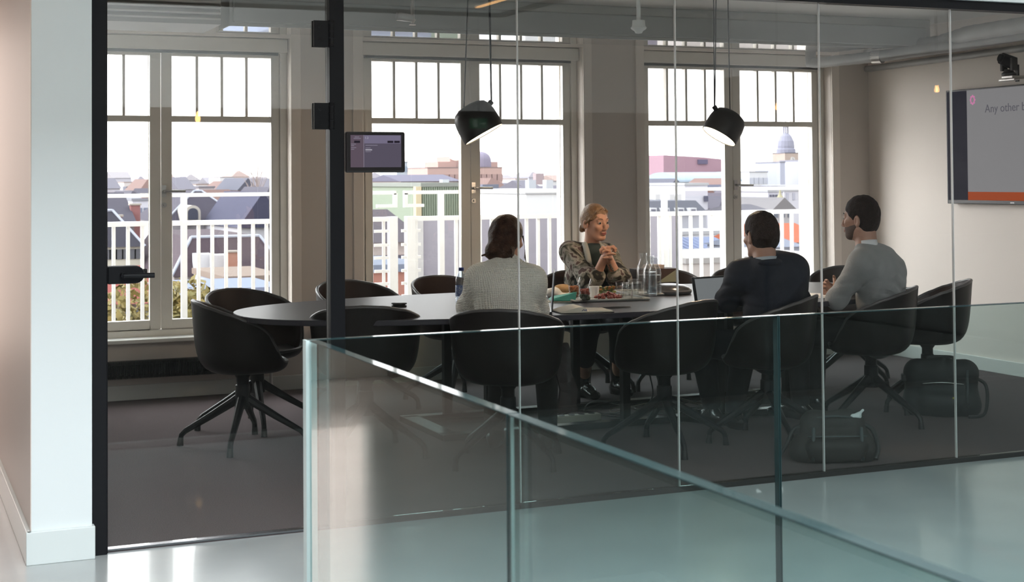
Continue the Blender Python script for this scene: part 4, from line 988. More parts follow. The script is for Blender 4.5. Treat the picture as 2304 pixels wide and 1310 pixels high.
S.ell(g((0, -.016, .048)), (.0785, .0960, .0865), M, .02); S.ell(g((0, -.045, .015)), (.077, .068, .068), M, .03)
S.ell(g((0, .088, -.032)), (.070, .080, .098), M, .006, 'sub'); S.ell(g((0, .0, -.118)), (.085, .11, .095), M, .010, 'sub')
for q in (-1, 1): S.ell(g((q * .080, -.006, -.016)), (.020, .018, .026), M, .006, 'sub')
for q in (-1, 1):
    S.chain([g((q * .008, .078, .112)), g((q * .045, .062, .085)), g((q * .070, .026, .035)), g((q * .077, -.010, .005)), g((q * .05, -.075, -.035))], [.003, .004, .005, .005, .006], .012)
S.ell(g((-.01, -.112, -.030)), (.036, .030, .040), M, .012); S.ell(g((.018, -.118, -.05)), (.022, .02, .024), M, .01); S.ell(g((-.03, -.110, -.06)), (.02, .02, .02), M, .01)
S.ripple(.0014, 150, 6)
sdf_obj('hair', S, BLDH, o, base)
S = SDF(lo, hi, .006)
for l in lgs: S.chain([l[0], l[1], l[1] + (l[2] - l[1]) * .62], [.095, .075, .062], .04)
S.cap(V3(4.33, 8.98, .50), V3(4.50, 8.97, .50), .115, .115, .04)
sdf_obj('trousers', S, mat('navy_trousers', (0.012, 0.014, 0.020), 0.8), o, base)
for l, dd in zip(lgs, ((.1, -1, 0), (.05, -1, 0))):
    S = SDF(l[3] - .25, l[3] + .25, .005); shoe(S, V3(l[3][0], l[3][1], .10), dd, .24, .15, .98); S.cap(V3(l[3][0], l[3][1] - .06, .05), V3(l[3][0], l[3][1] - .13, .028), .034, .026, .02)
    sdf_obj('boot', S, mat('black_boot_leather', (0.012, 0.011, 0.010), 0.18), o, base)
mb = MB()
for k in range(7):
    a = .6 * k; c0 = eL + (wL - eL) * (.35 + .07 * k); mb.ball(c0 + V3(-.020 + .004 * math.cos(a), -.022, 0), (.010 + .003 * math.sin(k * 2), .007, .009), 6)
obj('tattoo', mb, mat('tattoo_ink', (0.10, 0.075, 0.055), 0.6), o, off=base, smooth=True)

# ---- man in the navy jacket, seen from behind -------------------------------------------------------
base = V3(4.46, 6.86, 0.0)
hc = V3(*at(1711, 534, 6.74)); M = rotm(math.radians(93 - 90), -0.08, 0.0)
nb = V3(*at(1722, 592, 6.68)); pel = V3(4.47, 6.84, .53)
tor = [pel, V3(4.46, 6.80, .68), V3(4.45, 6.74, .85), nb - V3(-.02, 0, .06), nb]
sL, sR = V3(4.255, 6.80, .905), V3(4.520, 6.68, .940)
eL, eR = V3(4.275, 6.96, .765), V3(4.66, 6.84, .76)
wL, wR = V3(4.38, 7.19, .765), V3(4.58, 7.14, .765)
lgs = [[V3(4.40, 6.92, .50), V3(4.30, 7.28, .50), V3(4.44, 7.42, .13), V3(4.44, 7.42, .09)], [V3(4.56, 6.90, .50), V3(4.62, 7.32, .50), V3(4.50, 7.26, .12), V3(4.50, 7.26, .09)]]
o, lo, hi = person('person seen from behind in a dark navy suit jacket with short brown hair', SK2, base, tor, (sL, sR), [[sL, eL, wL], [sR, eR, wR]], lgs, hc, M, False,
                   [(wL, (.1, .9, -.1), (0, 0, -1), .5, 1, 1.0), (wR, (-.3, .9, -.1), (0, 0, -1), .5, -1, 1.0)], nb, 1.04)
face_bits(o, hc, M, base, 1.04, DARKH)
NAVY = mat('navy_wool', (0.012, 0.014, 0.024), 0.75, spec=0.25, bump=(300, 0.2))
S = SDF(lo, hi, H_); fw = (-.25, .97, 0)
S.cap(V3(4.47, 6.83, .53), V3(4.46, 6.78, .74), .170, .172, .05, sq=(fw, .78)); S.cap(V3(4.46, 6.78, .74), V3(4.44, 6.73, .88), .172, .160, .06, sq=(fw, .76))
S.cap(V3(4.44, 6.73, .88), nb - V3(0, 0, .012), .150, .066, .07, sq=(fw, .9)); S.cap(sL, sR, .074, .074, .06)
S.cap((sL + sR) / 2 + V3(0, 0, .0), (sL * .8 + nb * .2), .07, .07, .05)
S.chain([sL, eL, wL - (wL - eL) * .12], [.074, .062, .042], .035); S.chain([sR, eR, wR - (wR - eR) * .12], [.074, .062, .042], .035)
S.ell(nb + V3(-.01, .03, .065), (.060, .060, .05), None, .01, 'sub')
S.ripple(.0022, 42, 21); S.folds(V3(4.26, 6.86, .83), .13, (.1, .2, 1), .006, 120, .5); S.folds(V3(4.60, 6.76, .84), .12, (-.2, .2, 1), .004, 105, .5); S.folds(V3(4.45, 6.66, .70), .14, (.5, 0, 1), .004, 80, .8)
sdf_obj('jacket', S, NAVY, o, base)
def collar(nb, M_, o, base, r=.064, z0=-.022, z1=.030, tilt=.22, y=0.0, nm='collar'):
    mb = MB(); n = 28; R2 = np.array(Matrix.Rotation(tilt, 3, 'X')) if False else None
    vs = []
    for j, (rr, zz) in enumerate(((r + .012, z0), (r + .004, (z0 + z1) / 2), (r, z1), (r - .006, z1 - .002), (r - .002, z0))):
        for i in range(n): a = 2 * PI * i / n; vs.append((nb[0] + rr * math.cos(a), nb[1] + y + rr * math.sin(a), nb[2] + zz + tilt * (-math.sin(a)) * .05))
    mb.add(vs, [(j * n + i, j * n + (i + 1) % n, (j + 1) * n + (i + 1) % n, (j + 1) * n + i) for j in range(4) for i in range(n)])
    return obj(nm, mb, M_, o, off=base, smooth=True)
SHIRT = mat('pale_blue_shirt', (0.42, 0.47, 0.52), 0.8)
collar(nb, SHIRT, o, base, .062, z0=-.01, z1=.030)
mb = MB(); mb.tube([nb + V3(.073 * math.cos(a), .069 * math.sin(a), .006) for a in [3.55 + 3.3 * i / 20 for i in range(21)]], [.004 + .016 * math.sin(PI * i / 20) ** .4 for i in range(21)], 8); obj('jacket_collar', mb, NAVY, o, off=base, smooth=True)
def short_hair(o, hc, M, base, sc_, M_, seed, top=1.0):
    S = SDF(hc - .17, hc + .17, .0035); g = lambda p: hc + M @ (V3(*p) * sc_)
    r = lambda a, b, c: np.array((a, b, c)) * sc_
    S.ell(g((0, -.014, .050)), r(.0805, .0985, .089 * top), M, .02); S.ell(g((0, -.040, .0)), r(.079, .068, .085), M, .03)
    S.ell(g((0, .080, -.040)), r(.085, .085, .110), M, .010, 'sub')
    for q in (-1, 1): S.ell(g((q * .088, -.006, -.004)), r(.030, .027, .040), M, .006, 'sub')
    S.ell(g((0, -.02, -.150)), r(.10, .13, .085), M, .010, 'sub'); S.ell(g((0, .115, .055)), r(.06, .035, .05), M, .01, 'sub')
    S.ripple(.0016, 170, seed); return sdf_obj('hair', S, M_, o, base)
short_hair(o, hc, M, base, 1.04, mat('short_brown_hair', (0.014, 0.008, 0.006), 0.6, spec=0.12, noise=(70, (0.030, 0.017, 0.013), 0.3), bump=(160, 0.8)), 31)
S = SDF(lo, hi, .007)
for l in lgs: S.chain(l[:3], [.100, .078, .056], .04)
S.cap(V3(4.40, 6.86, .51), V3(4.56, 6.85, .51), .12, .12, .04)
sdf_obj('trousers', S, mat('navy_suit_trousers', (0.010, 0.011, 0.017), 0.8), o, base)
for l, dd in zip(lgs, ((-.5, .8, 0), (-.1, 1, 0))):
    S = SDF(l[3] - .28, l[3] + .28, .005); shoe(S, V3(l[3][0], l[3][1], .075), dd, .28); sdf_obj('shoe', S, mat('black_shoe_leather', (0.015, 0.012, 0.011), 0.2), o, base)

# ---- man in the grey jumper, seen from behind and from his left ---------------------------------------
base = V3(5.34, 7.08, 0.0)
hc = V3(*at(1936, 496, 7.0)); M = rotm(math.radians(121 - 90), -0.02, 0.0)
nb = V3(*at(1950, 556, 6.96)); pel = V3(5.36, 7.06, .53)
tor = [pel, V3(5.34, 7.01, .68), V3(5.31, 6.95, .85), nb - V3(-.01, 0, .06), nb]
sL, sR = V3(5.135, 6.90, .945), V3(5.40, 7.06, .955)
hp = V3(*at(1856, 652, 7.36))
eL, eR = V3(5.06, 7.04, .735), V3(5.40, 7.36, .765)
wL, wR = hp + V3(.02, -.085, -.030), hp + V3(.085, -.01, -.02)
lgs = [[V3(5.27, 7.12, .50), V3(5.10, 7.50, .50), V3(5.02, 7.36, .11), V3(5.02, 7.36, .08)], [V3(5.40, 7.20, .50), V3(5.30, 7.60, .50), V3(5.26, 7.55, .11), V3(5.26, 7.55, .08)]]
o, lo, hi = person('person in a light grey jumper over a white collar with cropped dark hair and beard', SK2, base, tor, (sL, sR), [[sL, eL, wL], [sR, eR, wR]], lgs, hc, M, False,
                   [(wL, (-.35, .75, .45), (.85, .45, 0), 1.0, -1, 1.0), (wR, (-.85, .15, .40), (-.2, -.95, .1), 1.0, 1, 1.0)], nb, 1.02)
face_bits(o, hc, M, base, 1.02, DARKH)
S = SDF(lo, hi, H_); fw = (-.52, .85, 0)
S.cap(V3(5.36, 7.05, .53), V3(5.34, 7.00, .74), .155, .150, .05, sq=(fw, .82)); S.cap(V3(5.34, 7.00, .74), V3(5.30, 6.95, .88), .150, .150, .06, sq=(fw, .80))
S.cap(V3(5.30, 6.95, .88), nb - V3(0, 0, .012), .145, .062, .07, sq=(fw, .9)); S.cap(sL, sR, .074, .074, .06)
S.chain([sL, eL, wL - (wL - eL) * .10], [.074, .058, .036], .035); S.chain([sR, eR, wR - (wR - eR) * .10], [.074, .058, .036], .035)
S.ell(nb + V3(-.02, .03, .060), (.058, .058, .050), None, .01, 'sub')
S.ripple(.0018, 48, 41); S.folds(V3(5.34, 6.88, .72), .17, (.35, 0, 1), .0065, 95, .9); S.folds(V3(5.09, 6.98, .80), .12, (.2, .3, 1), .004, 110, .5); S.folds(V3(5.24, 6.84, .84), .10, (-.8, 0, 1), .004, 70, .5)
sdf_obj('jumper', S, knit('grey_knit', (0.22, 0.227, 0.232), (0.27, 0.276, 0.28), 80, 0.35), o, base)
collar(nb, mat('white_shirt', (0.66, 0.68, 0.70), 0.8), o, base, .059, z0=-.01, z1=.035)
short_hair(o, hc, M, base, 1.03, DARKH, 51, 1.06)
S = SDF(hc - .17, hc + .17, .0035); g = lambda p: hc + M @ V3(*p)
S.ell(g((0, .022, -.045)), (.0625, .0715, .070), M, .02); S.ell(g((0, .064, -.088)), (.025, .027, .022), M, .02)
for q in (-1, 1): S.cap(g((q * .057, -.006, -.030)), g((q * .022, .060, -.090)), .0155, .017, .02)
S.ell(g((0, .060, .02)), (.07, .07, .065), M, .006, 'sub'); S.ell(g((0, -.06, -.05)), (.08, .06, .11), M, .006, 'sub'); S.ell(g((0, .105, -.052)), (.020, .020, .010), M, .004, 'sub')
sdf_obj('beard', S, mat('beard_stubble', (0.05, 0.030, 0.022), 0.8, noise=(200, (0.10, 0.06, 0.045), 0.2)), o, base)
S = SDF(lo, hi, .007)
for l in lgs: S.chain(l[:3], [.096, .075, .055], .04)
S.cap(V3(5.27, 7.08, .51), V3(5.42, 7.12, .51), .115, .115, .04)
sdf_obj('trousers', S, mat('black_trousers', (0.010, 0.010, 0.012), 0.8), o, base)
for l, dd in zip(lgs, ((-.5, .8, 0), (-.4, .9, 0))):
    S = SDF(l[3] - .28, l[3] + .28, .006); shoe(S, V3(l[3][0], l[3][1], .075), dd, .28); sdf_obj('shoe', S, mat('black_shoe_leather'), o, base)

# ================================================================= things on the table
T0 = TZ
def put(u, v, z=T0): return V3(*atz(u, v, z))
def thin_glass(): return GLASS
CG = glass('tableware_glass', (0.93, 0.94, 0.94), 0.06)
WATER = glass('water', (0.88, 0.90, 0.92), 0.03)
def carafe(x, y, label, fill=0.12, s=1.0):
    t = thing('water_carafe', label, 'carafe', (x, y, T0 + .018), group='glass water carafes')
    o_ = [(0.002, 0.0), (.040, 0.0), (.042, .006), (.042, .13), (.038, .155), (.024, .185), (.021, .205), (.027, .235)]
    i_ = [(.024, .235), (.018, .205), (.021, .185), (.035, .154), (.039, .128), (.039, .010), (.002, .008)]
    mb = MB(); mb.lathe([(r * s, z * s) for r, z in o_ + i_], 28, close=False); obj('bottle', mb, CG, t, smooth='auto')
    mb = MB(); mb.lathe([(.002, .010 * s), (.0375 * s, .011 * s), (.0375 * s, fill * s), (.002, fill * s)], 28, close=False); obj('water', mb, WATER, t, smooth='auto')
    return t
def tumbler(x, y, label, up=True, h=.085, z=T0 + .018):
    t = thing('drinking_glass', label, 'glass', (x, y, z), group='drinking glasses on the tray')
    p = [(.002, 0), (.030, 0), (.036, h), (.034, h), (.0285, .007), (.002, .007)]
    if not up: p = [(r, h - zz) for r, zz in p]
    mb = MB(); mb.lathe(p, 24, close=False); obj('tumbler', mb, CG, t, smooth='auto'); return t
def tray(x, y, w_, d_, rz, label, col):
    t = thing('serving_tray', label, 'tray', (x, y, T0), rz)
    n = 24; P = []
    mb = MB(); mb.box((0, 0, .004), (w_, d_, .006)); obj('tray_base', mb, col, t, bevel=.002)
    mb = MB()
    for a, b in (((-w_ / 2, -d_ / 2), (w_ / 2, -d_ / 2)), ((w_ / 2, -d_ / 2), (w_ / 2, d_ / 2)), ((w_ / 2, d_ / 2), (-w_ / 2, d_ / 2)), ((-w_ / 2, d_ / 2), (-w_ / 2, -d_ / 2))):
        mb.tube([(a[0], a[1], .010), (b[0], b[1], .010)], .007, 8)
    obj('tray_rim', mb, col, t, smooth=True); return t
TR = mat('grey_tray', (0.36, 0.37, 0.36), 0.35)
p1 = put(1360, 676); p2 = put(1450, 662)
tray(p1[0] + .02, p1[1] + .06, .46, .32, -.12, 'grey serving tray holding the salads and the grapes', TR)
tray(p2[0] + .05, p2[1] + .02, .36, .34, -.10, 'pale serving tray holding the carafes and the drinking glasses', mat('pale_tray', (0.55, 0.54, 0.50), 0.35))
c1 = put(1448, 655, T0 + .018); c2 = put(1463, 665, T0 + .018); c3 = put(1476, 661, T0 + .018)
carafe(c1[0], c1[1], 'leftmost glass water carafe, standing behind the others', .10)
carafe(c2[0], c2[1], 'middle glass water carafe, nearest the camera', .14)
carafe(c3[0] + .01, c3[1] + .03, 'rightmost glass water carafe on the pale tray', .12, .93)
for (u, v, lab, up) in ((1399, 668, 'clear upright drinking glass behind the grapes, leftmost of the glasses', True), (1411, 675, 'upturned drinking glass at the front left of the pale tray', False), (1433, 673, 'upturned drinking glass at the front of the pale tray, beside the carafes', False), (1424, 666, 'upturned drinking glass in the second row on the pale tray', False)):
    q = put(u, v, T0 + .012); tumbler(q[0], q[1], lab, up, .085 if up else .10, T0 + .012)
def cup(u, v, label, content, r=.034, h=.078, lift=.0):
    q = put(u, v, T0 + .012); t = thing('deli_cup', label, 'cup', (q[0], q[1], T0 + .012))
    mb = MB(); mb.lathe([(.002, 0), (r * .8, 0), (r, h), (r * .96, h), (r * .78, .004), (.002, .004)], 24, close=False); obj('cup_wall', mb, CG, t, smooth='auto')
    for k, (c_, z0, z1) in enumerate(content):
        mb = MB(); rr = r * .9
        for i in range(34):
            a = random.uniform(0, 2 * PI); q_ = math.sqrt(random.random()) * rr * .78; mb.ball((q_ * math.cos(a), q_ * math.sin(a), random.uniform(z0 + .006, z1)), (random.uniform(.007, .011),) * 3, 4)
        obj('salad', mb, c_, t, smooth=True)
    return t
CARROT = mat('carrot', (0.42, 0.13, 0.03), 0.6); TOM = mat('tomato', (0.35, 0.05, 0.02), 0.35); GRN = mat('dark_leaf', (0.045, 0.06, 0.03), 0.6); NUT = mat('nut', (0.30, 0.15, 0.06), 0.6)
cup(1292, 672, 'clear deli cup of shredded carrot salad, leftmost on the tray', [(NUT, .004, .035), (CARROT, .035, .068)])
cup(1316, 677, 'clear deli cup of dark salad topped with tomato', [(GRN, .004, .035), (TOM, .035, .066)])
q = put(1337, 668, T0 + .012)
t = thing('paper_cup', 'white paper dip cup between the salads and the grapes', 'cup', (q[0], q[1], T0 + .012)); mb = MB(); mb.lathe([(.002, 0), (.024, 0), (.031, .062), (.028, .062), (.021, .004), (.002, .004)], 24, close=False); obj('cup_wall', mb, WHITEPL, t, smooth='auto')
for k, (u, v) in enumerate(((1299, 645), (1324, 650))):      # plastic forks standing in the cups
    q = put(1292 + 24 * k, 672 + 5 * k, T0 + .012)
    t = thing('plastic_fork', 'clear plastic fork standing in the %s deli cup' % ('carrot' if k == 0 else 'tomato topped'), 'fork', (q[0], q[1], T0 + .05))
    mb = MB(); mb.tube([(0, 0, 0), (.03, .0, .055), (.045, .0, .085)], [.003, .003, .007], 6); obj('fork_handle', mb, CG, t, smooth=True)
# grapes: one by one
GR = mat('red_grape', (0.16, 0.022, 0.018), 0.22, noise=(30, (0.26, 0.05, 0.03), 0.3))
g0 = put(1374, 672, T0 + .012); gm = None
for i in range(95):
    a = random.uniform(0, 2 * PI); r_ = math.sqrt(random.random()); x = g0[0] + .085 * r_ * math.cos(a); y = g0[1] + .03 + .05 * r_ * math.sin(a); z = T0 + .018 + random.random() * .030 * (1.1 - r_)
    if gm is None:
        mb = MB(); mb.ball((0, 0, 0), (.0082, .0082, .0095), 8); gm = obj('grape', mb, GR, smooth=True); o = gm
    else: o = gm.copy(); COL.objects.link(o)
    o.location = (x, y, z); o.rotation_euler = (random.random() * 3, random.random() * 3, 0)
    tag(o, 'red grape in the pile on the grey tray', 'grape', group='red grapes piled on the tray')
sal = thing('salad', 'heap of green salad leaves with orange slices behind the grapes', 'salad', tuple(put(1365, 664, T0 + .012)), group=None)
LEAF = mat('salad_leaf', (0.12, 0.16, 0.03), 0.5, noise=(40, (0.22, 0.22, 0.06), 0.3))
mb = MB()
for i in range(40):
    c = V3(random.uniform(-.055, .05), random.uniform(-.02, .03), random.uniform(.01, .05)); rr = random.uniform(.01, .02); n_ = 7; R_ = Matrix.Rotation(random.uniform(0, 6), 3, 'Z') @ Matrix.Rotation(random.uniform(-1, 1), 3, 'X')
    mb.add([tuple(R_ @ Vector((rr * math.cos(2 * PI * k / n_), rr * .7 * math.sin(2 * PI * k / n_), .004 * math.sin(k * 2))) + Vector(c)) for k in range(n_)] + [tuple(R_ @ Vector((0, 0, .006)) + Vector(c))], [(k, (k + 1) % n_, n_) for k in range(n_)])
lf = obj('salad_leaves', mb, LEAF, sal); lf.modifiers.new('thickness', 'SOLIDIFY').thickness = .0012
mb = MB()
for i in range(9): mb.ball((random.uniform(-.05, .05), random.uniform(-.02, .02), random.uniform(.03, .052)), (.011, .009, .006), 6)
obj('orange_slices', mb, CARROT, sal, smooth=True)
# sandwich in a teal carton
q = put(1266, 680); t = thing('sandwich_carton', 'teal and cream sandwich carton lying open beside the open notebook', 'carton', (q[0], q[1] + .04, T0), -.25)
mb = MB(); mb.profX([(-.05, .0), (.05, .0), (.05, .006), (-.05, .004)], -.09, .09); obj('carton_base', mb, mat('cream_card', (0.50, 0.46, 0.38), 0.7), t)
mb = MB(); mb.add([(-.06, -.045, .008), (.085, -.045, .006), (.085, .045, .010), (-.06, .05, .012), (-.05, -.04, .020), (.095, -.035, .058), (.09, .03, .050), (-.04, .04, .03)], [(0, 3, 2, 1), (4, 5, 6, 7), (0, 1, 5, 4), (1, 2, 6, 5), (2, 3, 7, 6), (3, 0, 4, 7)]); obj('carton_flap', mb, mat('teal_card', (0.06, 0.33, 0.27), 0.6), t, bevel=.002)
q = put(1262, 668); t = thing('sandwich', 'half eaten sandwich in crumpled paper behind the teal carton', 'sandwich', (q[0], q[1] + .02, T0), .1)
S = SDF((-.14, -.1, -.01), (.14, .1, .10), .004); S.ell((.02, 0, .045), (.062, .035, .030), None, .02); S.ripple(.002, 90, 3); sdf_obj('bread', S, mat('bread_crust', (0.42, 0.22, 0.08), 0.7, noise=(50, (0.55, 0.36, 0.18), 0.3)), t, (0, 0, 0))
S = SDF((-.16, -.1, -.01), (.14, .1, .10), .004); S.ell((-.05, .0, .030), (.055, .045, .030), None, .02); S.ell((.0, 0, .014), (.09, .05, .014), None, .02); S.ripple(.006, 80, 5); sdf_obj('wrapping_paper', S, PAPER, t, (0, 0, 0))
# open notebook with a pen
q = put(1313, 704); t = thing('open_notebook', 'open notebook with cream pages at the table edge in front of the tray', 'notebook', (q[0] + .02, q[1] + .06, T0), -.16)
pg = mat('cream_page', (0.60, 0.56, 0.46), 0.7)
mb = MB(); mb.box((0, 0, .002), (.30, .20, .003)); obj('cover', mb, BLACKPL, t)
P = [(-.145, .004), (-.145, .007), (-.10, .020), (-.05, .032), (-.02, .034), (-.006, .026), (0, .008), (0, .004)]
mb = MB(); mb.profY(P, -.095, .095); obj('left_pages', mb, pg, t, smooth='auto')
mb = MB(); mb.profY([(0, .004), (0, .010), (.05, .013), (.145, .010), (.145, .004)], -.095, .095); obj('right_pages', mb, pg, t, smooth='auto')
mb = MB()
for k in range(12): mb.box((.075, -.08 + k * .014, .0137 - .0), (.12, .0012, .0006))
obj('ruled_lines', mb, mat('faint_ink', (0.36, 0.34, 0.33), 0.8), t)
mb = MB(); mb.tube(curve_pts([(-.03, -.097, .012), (-.02, -.099, .020), (-.012, -.098, .014), (-.006, -.097, .020), (0, -.0965, .012)], 4), .0014, 5); obj('blue_doodle', mb, mat('blue_ink', (0.03, 0.05, 0.22), 0.6), t)
# spectacles
q = put(1372, 694); t = thing('cable', 'thin dark charging cable looped on the table between notebook and tray', 'cable', (q[0], q[1], T0))
mb = MB(); mb.tube(curve_pts([(-.11, .03, .004), (-.05, -.02, .004), (.02, -.035, .004), (.10, -.03, .005), (.115, -.01, .005), (.05, .02, .004), (-.03, .025, .004), (-.12, .045, .004), (-.26, .10, .004)]), .0028, 6); obj('cord', mb, BLACKPL, t, smooth=True)
# water bottle
q = put(1044, 692); t = thing('water_bottle', 'clear plastic water bottle with blue cap and label, left of the cream jumper', 'bottle', (q[0] - .0, q[1] + .04, T0))
mb = MB(); mb.lathe([(.002, 0), (.030, 0), (.033, .006), (.033, .05), (.030, .055), (.033, .06), (.033, .15), (.031, .165), (.024, .182), (.014, .196), (.0125, .205)], 24, close=False); obj('bottle', mb, glass('bottle_plastic', (0.80, 0.86, 0.93), 0.06), t, smooth='auto')
mb = MB(); mb.lathe([(.0335, .062), (.0338, .064), (.0338, .12), (.0335, .122)], 24, close=False); obj('bottle_label', mb, mat('blue_label', (0.07, 0.13, 0.36), 0.4, noise=(90, (0.35, 0.42, 0.55), 0.1)), t, smooth=True)
mb = MB(); mb.lathe([(.002, .222), (.0145, .222), (.015, .219), (.015, .205), (.0145, .203)], 20, close=False); obj('bottle_cap', mb, mat('blue_cap', (0.02, 0.04, 0.20), 0.35), t, smooth='auto')
# black puck
q = put(898, 690); t = thing('table_microphone', 'small black round microphone puck on the empty left part of the table', 'microphone', (q[0], q[1], T0))
mb = MB(); mb.lathe([(.001, 0), (.042, 0), (.044, .003), (.044, .007), (.036, .009), (.036, .012), (.044, .014), (.044, .020), (.040, .023), (.001, .023)], 32, close=False); obj('puck', mb, BLACKPL, t, smooth='auto')
# conference speakerphone
q = put(1524, 664); t = thing('speakerphone', 'dark grey domed conference speakerphone beside the pale tray', 'speakerphone', (q[0], q[1] + .10, T0))
mb = MB(); mb.lathe([(.12, .0), (.135, .004), (.14, .02), (.135, .030)], 40); obj('phone_base', mb, mat('phone_grey', (0.10, 0.10, 0.105), 0.35), t, smooth='auto')
mb = MB(); mb.lathe([(.135, .030), (.125, .042), (.09, .056), (.045, .063), (.001, .065)], 40, close=False); obj('phone_dome', mb, mat('phone_mesh', (0.045, 0.045, 0.05), 0.22, metal=.3), t, smooth='auto')
# food box behind the carafes with folded napkins on it
q = put(1510, 648); t = thing('food_box', 'open dark brown cardboard food box standing behind the carafes', 'box', (q[0] + .05, q[1] + .30, T0), -.1)
mb = MB(); mb.bb(-.16, .14, -.07, .07, 0, .110); obj('box_body', mb, mat('dark_brown_card', (0.055, 0.028, 0.020), 0.6), t, bevel=.002)
mb = MB(); mb.profY([(-.02, .02), (.14, .02), (.115, .10)], -.078, -.073); obj('paper_triangle', mb, mat('olive_paper', (0.25, 0.25, 0.17), 0.7), t)
t2 = thing('napkin_stack', 'stack of pale paper napkins lying on top of the brown food box', 'napkins', (q[0] + .03, q[1] + .30, T0 + .1115), -.1)
for k in range(4):
    mb = MB(); mb.box((.003 * k, 0, .003 + .006 * k), (.125 - .004 * k, .10, .005)); obj('napkin', mb, mat('pink_napkin', (0.55, 0.42, 0.36), 0.8), t2, bevel=.0015)
# papers by the grey jumper
q = put(1832, 668); base_p = None
for k in range(3):
    mb = MB(); mb.box((0, 0, .0012), (.21, .297, .002)); o = obj('paper_sheet', mb, PAPER, None)
    o.location = (q[0] + .015 * k, q[1] + .06 + .01 * k, T0 + .0005 + .0024 * k); o.rotation_euler = (0, 0, .5 + .12 * k)
    tag(o, 'white paper sheet in the small stack on the table before the grey jumper', 'paper', group='paper sheets before the grey jumper')
# laptops
def laptop(x, y, rz, lean, label, W_=.31, D_=.22, screen=None, tilt=-1.85, name='laptop'):
    t = thing(name, label, 'laptop', (x, y, T0), rz)      # the keyboard side faces local -Y, the hinge is at local +Y
    mb = MB(); mb.box((0, 0, .008), (W_, D_, .014)); b_ = obj('laptop_base', mb, mat('dark_laptop', (0.035, 0.035, 0.038), 0.35, metal=.4), t, bevel=.003)
    mb = MB(); mb.box((0, -.0, .0158), (W_ * .88, D_ * .5, .0015)); obj('keyboard', mb, BLACKPL, b_)
    R_ = Matrix.Rotation(lean, 3, 'X'); H2 = D_
    mb = MB(); mb.box(tuple(R_ @ Vector((0, 0, H2 / 2)) + Vector((0, D_ / 2, .014))), (W_, .007, H2), R=R_); l_ = obj('lid', mb, mat('dark_laptop'), t, bevel=.003)
    mb = MB(); mb.box(tuple(R_ @ Vector((0, -.0040, H2 / 2 + .004)) + Vector((0, D_ / 2, .014))), (W_ * .86, .001, H2 * .80), R=R_); s_ = obj('screen', mb, screen, l_)
    return t, R_, D_, s_
q = V3(*at(1241, 660, 7.15)) + V3(-.91, .41, 0) * .105
laptop(float(q[0]), float(q[1]), math.radians(246), -.08, 'dark laptop with its screen seen edge on, right of the cream jumper', .30, .21, lit('laptop_glow', (0.15, 0.16, 0.18), .8))
q = put(1630, 692)
t, R_, D_, s_ = laptop(float(q[0]) + .03, float(q[1]) + .07, math.radians(12), -.20, 'black tablet computer with a lit grey page, left of the navy jacket', .27, .15, lit('tablet_page', (0.21, 0.23, 0.24), .8))

# ================================================================= bags on the carpet
BAG = mat('black_nylon', (0.016, 0.019, 0.020), 0.6, bump=(400, 0.3)); BAGL = mat('black_webbing', (0.02, 0.022, 0.023), 0.7)
t = thing('briefcase', 'bulky black laptop bag with a handle, standing on the carpet at the right end chair', 'bag', (5.86, 7.11, 0), math.radians(-35)); t.scale = (.88, .88, .86)
S = SDF((-.30, -.17, -.02), (.30, .17, .42), .005)
for z in (.07, .30): S.cap((-.16, 0, z), (.16, 0, z), .085, .085, .06)
S.cap((-.17, 0, .08), (-.15, 0, .30), .085, .075, .05); S.cap((.17, 0, .08), (.15, 0, .30), .085, .075, .05); S.cap((0, 0, .08), (0, 0, .30), .10, .08, .08)
S.cap((-.11, -.075, .10), (.12, -.075, .10), .05, .05, .03); S.cap((-.11, -.07, .19), (.12, -.07, .19), .045, .045, .03)
S.plane_cut((0, 0, .002), (0, 0, -1)); sdf_obj('bag_body', S, BAG, t, (0, 0, 0))
mb = MB(); mb.tube(curve_pts([(-.09, 0, .375), (-.08, 0, .405), (0, 0, .41), (.08, 0, .405), (.09, 0, .375)]), .011, 8); obj('carry_handle', mb, BAGL, t, smooth=True)
mb = MB(); mb.tube(curve_pts([(.235, 0, .26), (.29, .0, .22), (.30, -.02, .12), (.27, -.06, .02), (.17, -.12, .012)]), .012, 6); obj('shoulder_strap', mb, BAGL, t, smooth=True)
mb = MB(); mb.box((-.245, 0, .26), (.04, .09, .05)); obj('side_pouch', mb, BAG, t, bevel=.01)
mb = MB(); mb.tube(curve_pts([(-.13, -.118, .235), (0, -.125, .245), (.14, -.118, .235)]), .0035, 6); obj('zip', mb, CHROME, t, smooth=True)
mb = MB(); mb.box((.07, -.128, .14), (.012, .004, .010)); obj('yellow_tab', mb, mat('yellow_tab', (0.5, 0.45, 0.03), 0.5), t)
mb = MB(); mb.tube([(.16, -.10, .07), (.165, -.095, .33)], .010, 6); obj('front_strap', mb, mat('grey_webbing', (0.06, 0.075, 0.08), 0.6), t, smooth=True)
t = thing('messenger_bag', 'slumped dark grey shoulder bag on the carpet close to the glass wall', 'bag', (4.44, 6.23, 0), math.radians(-22)); t.scale = (1, 1, .92)
BAG2 = mat('grey_nylon', (0.030, 0.028, 0.026), 0.7, bump=(300, 0.3))
S = SDF((-.30, -.18, -.02), (.30, .18, .36), .005)
S.cap((-.13, 0, .06), (.13, 0, .06), .085, .085, .06); S.cap((-.12, 0, .06), (-.09, .02, .20), .08, .06, .05); S.cap((.13, 0, .06), (.10, .02, .20), .08, .06, .05); S.cap((-.09, .02, .21), (.10, .02, .21), .055, .05, .05)
S.cap((-.10, -.05, .10), (.10, -.05, .10), .055, .055, .04); S.ripple(.004, 35, 9); S.plane_cut((0, 0, .002), (0, 0, -1)); sdf_obj('bag_body', S, BAG2, t, (0, 0, 0))
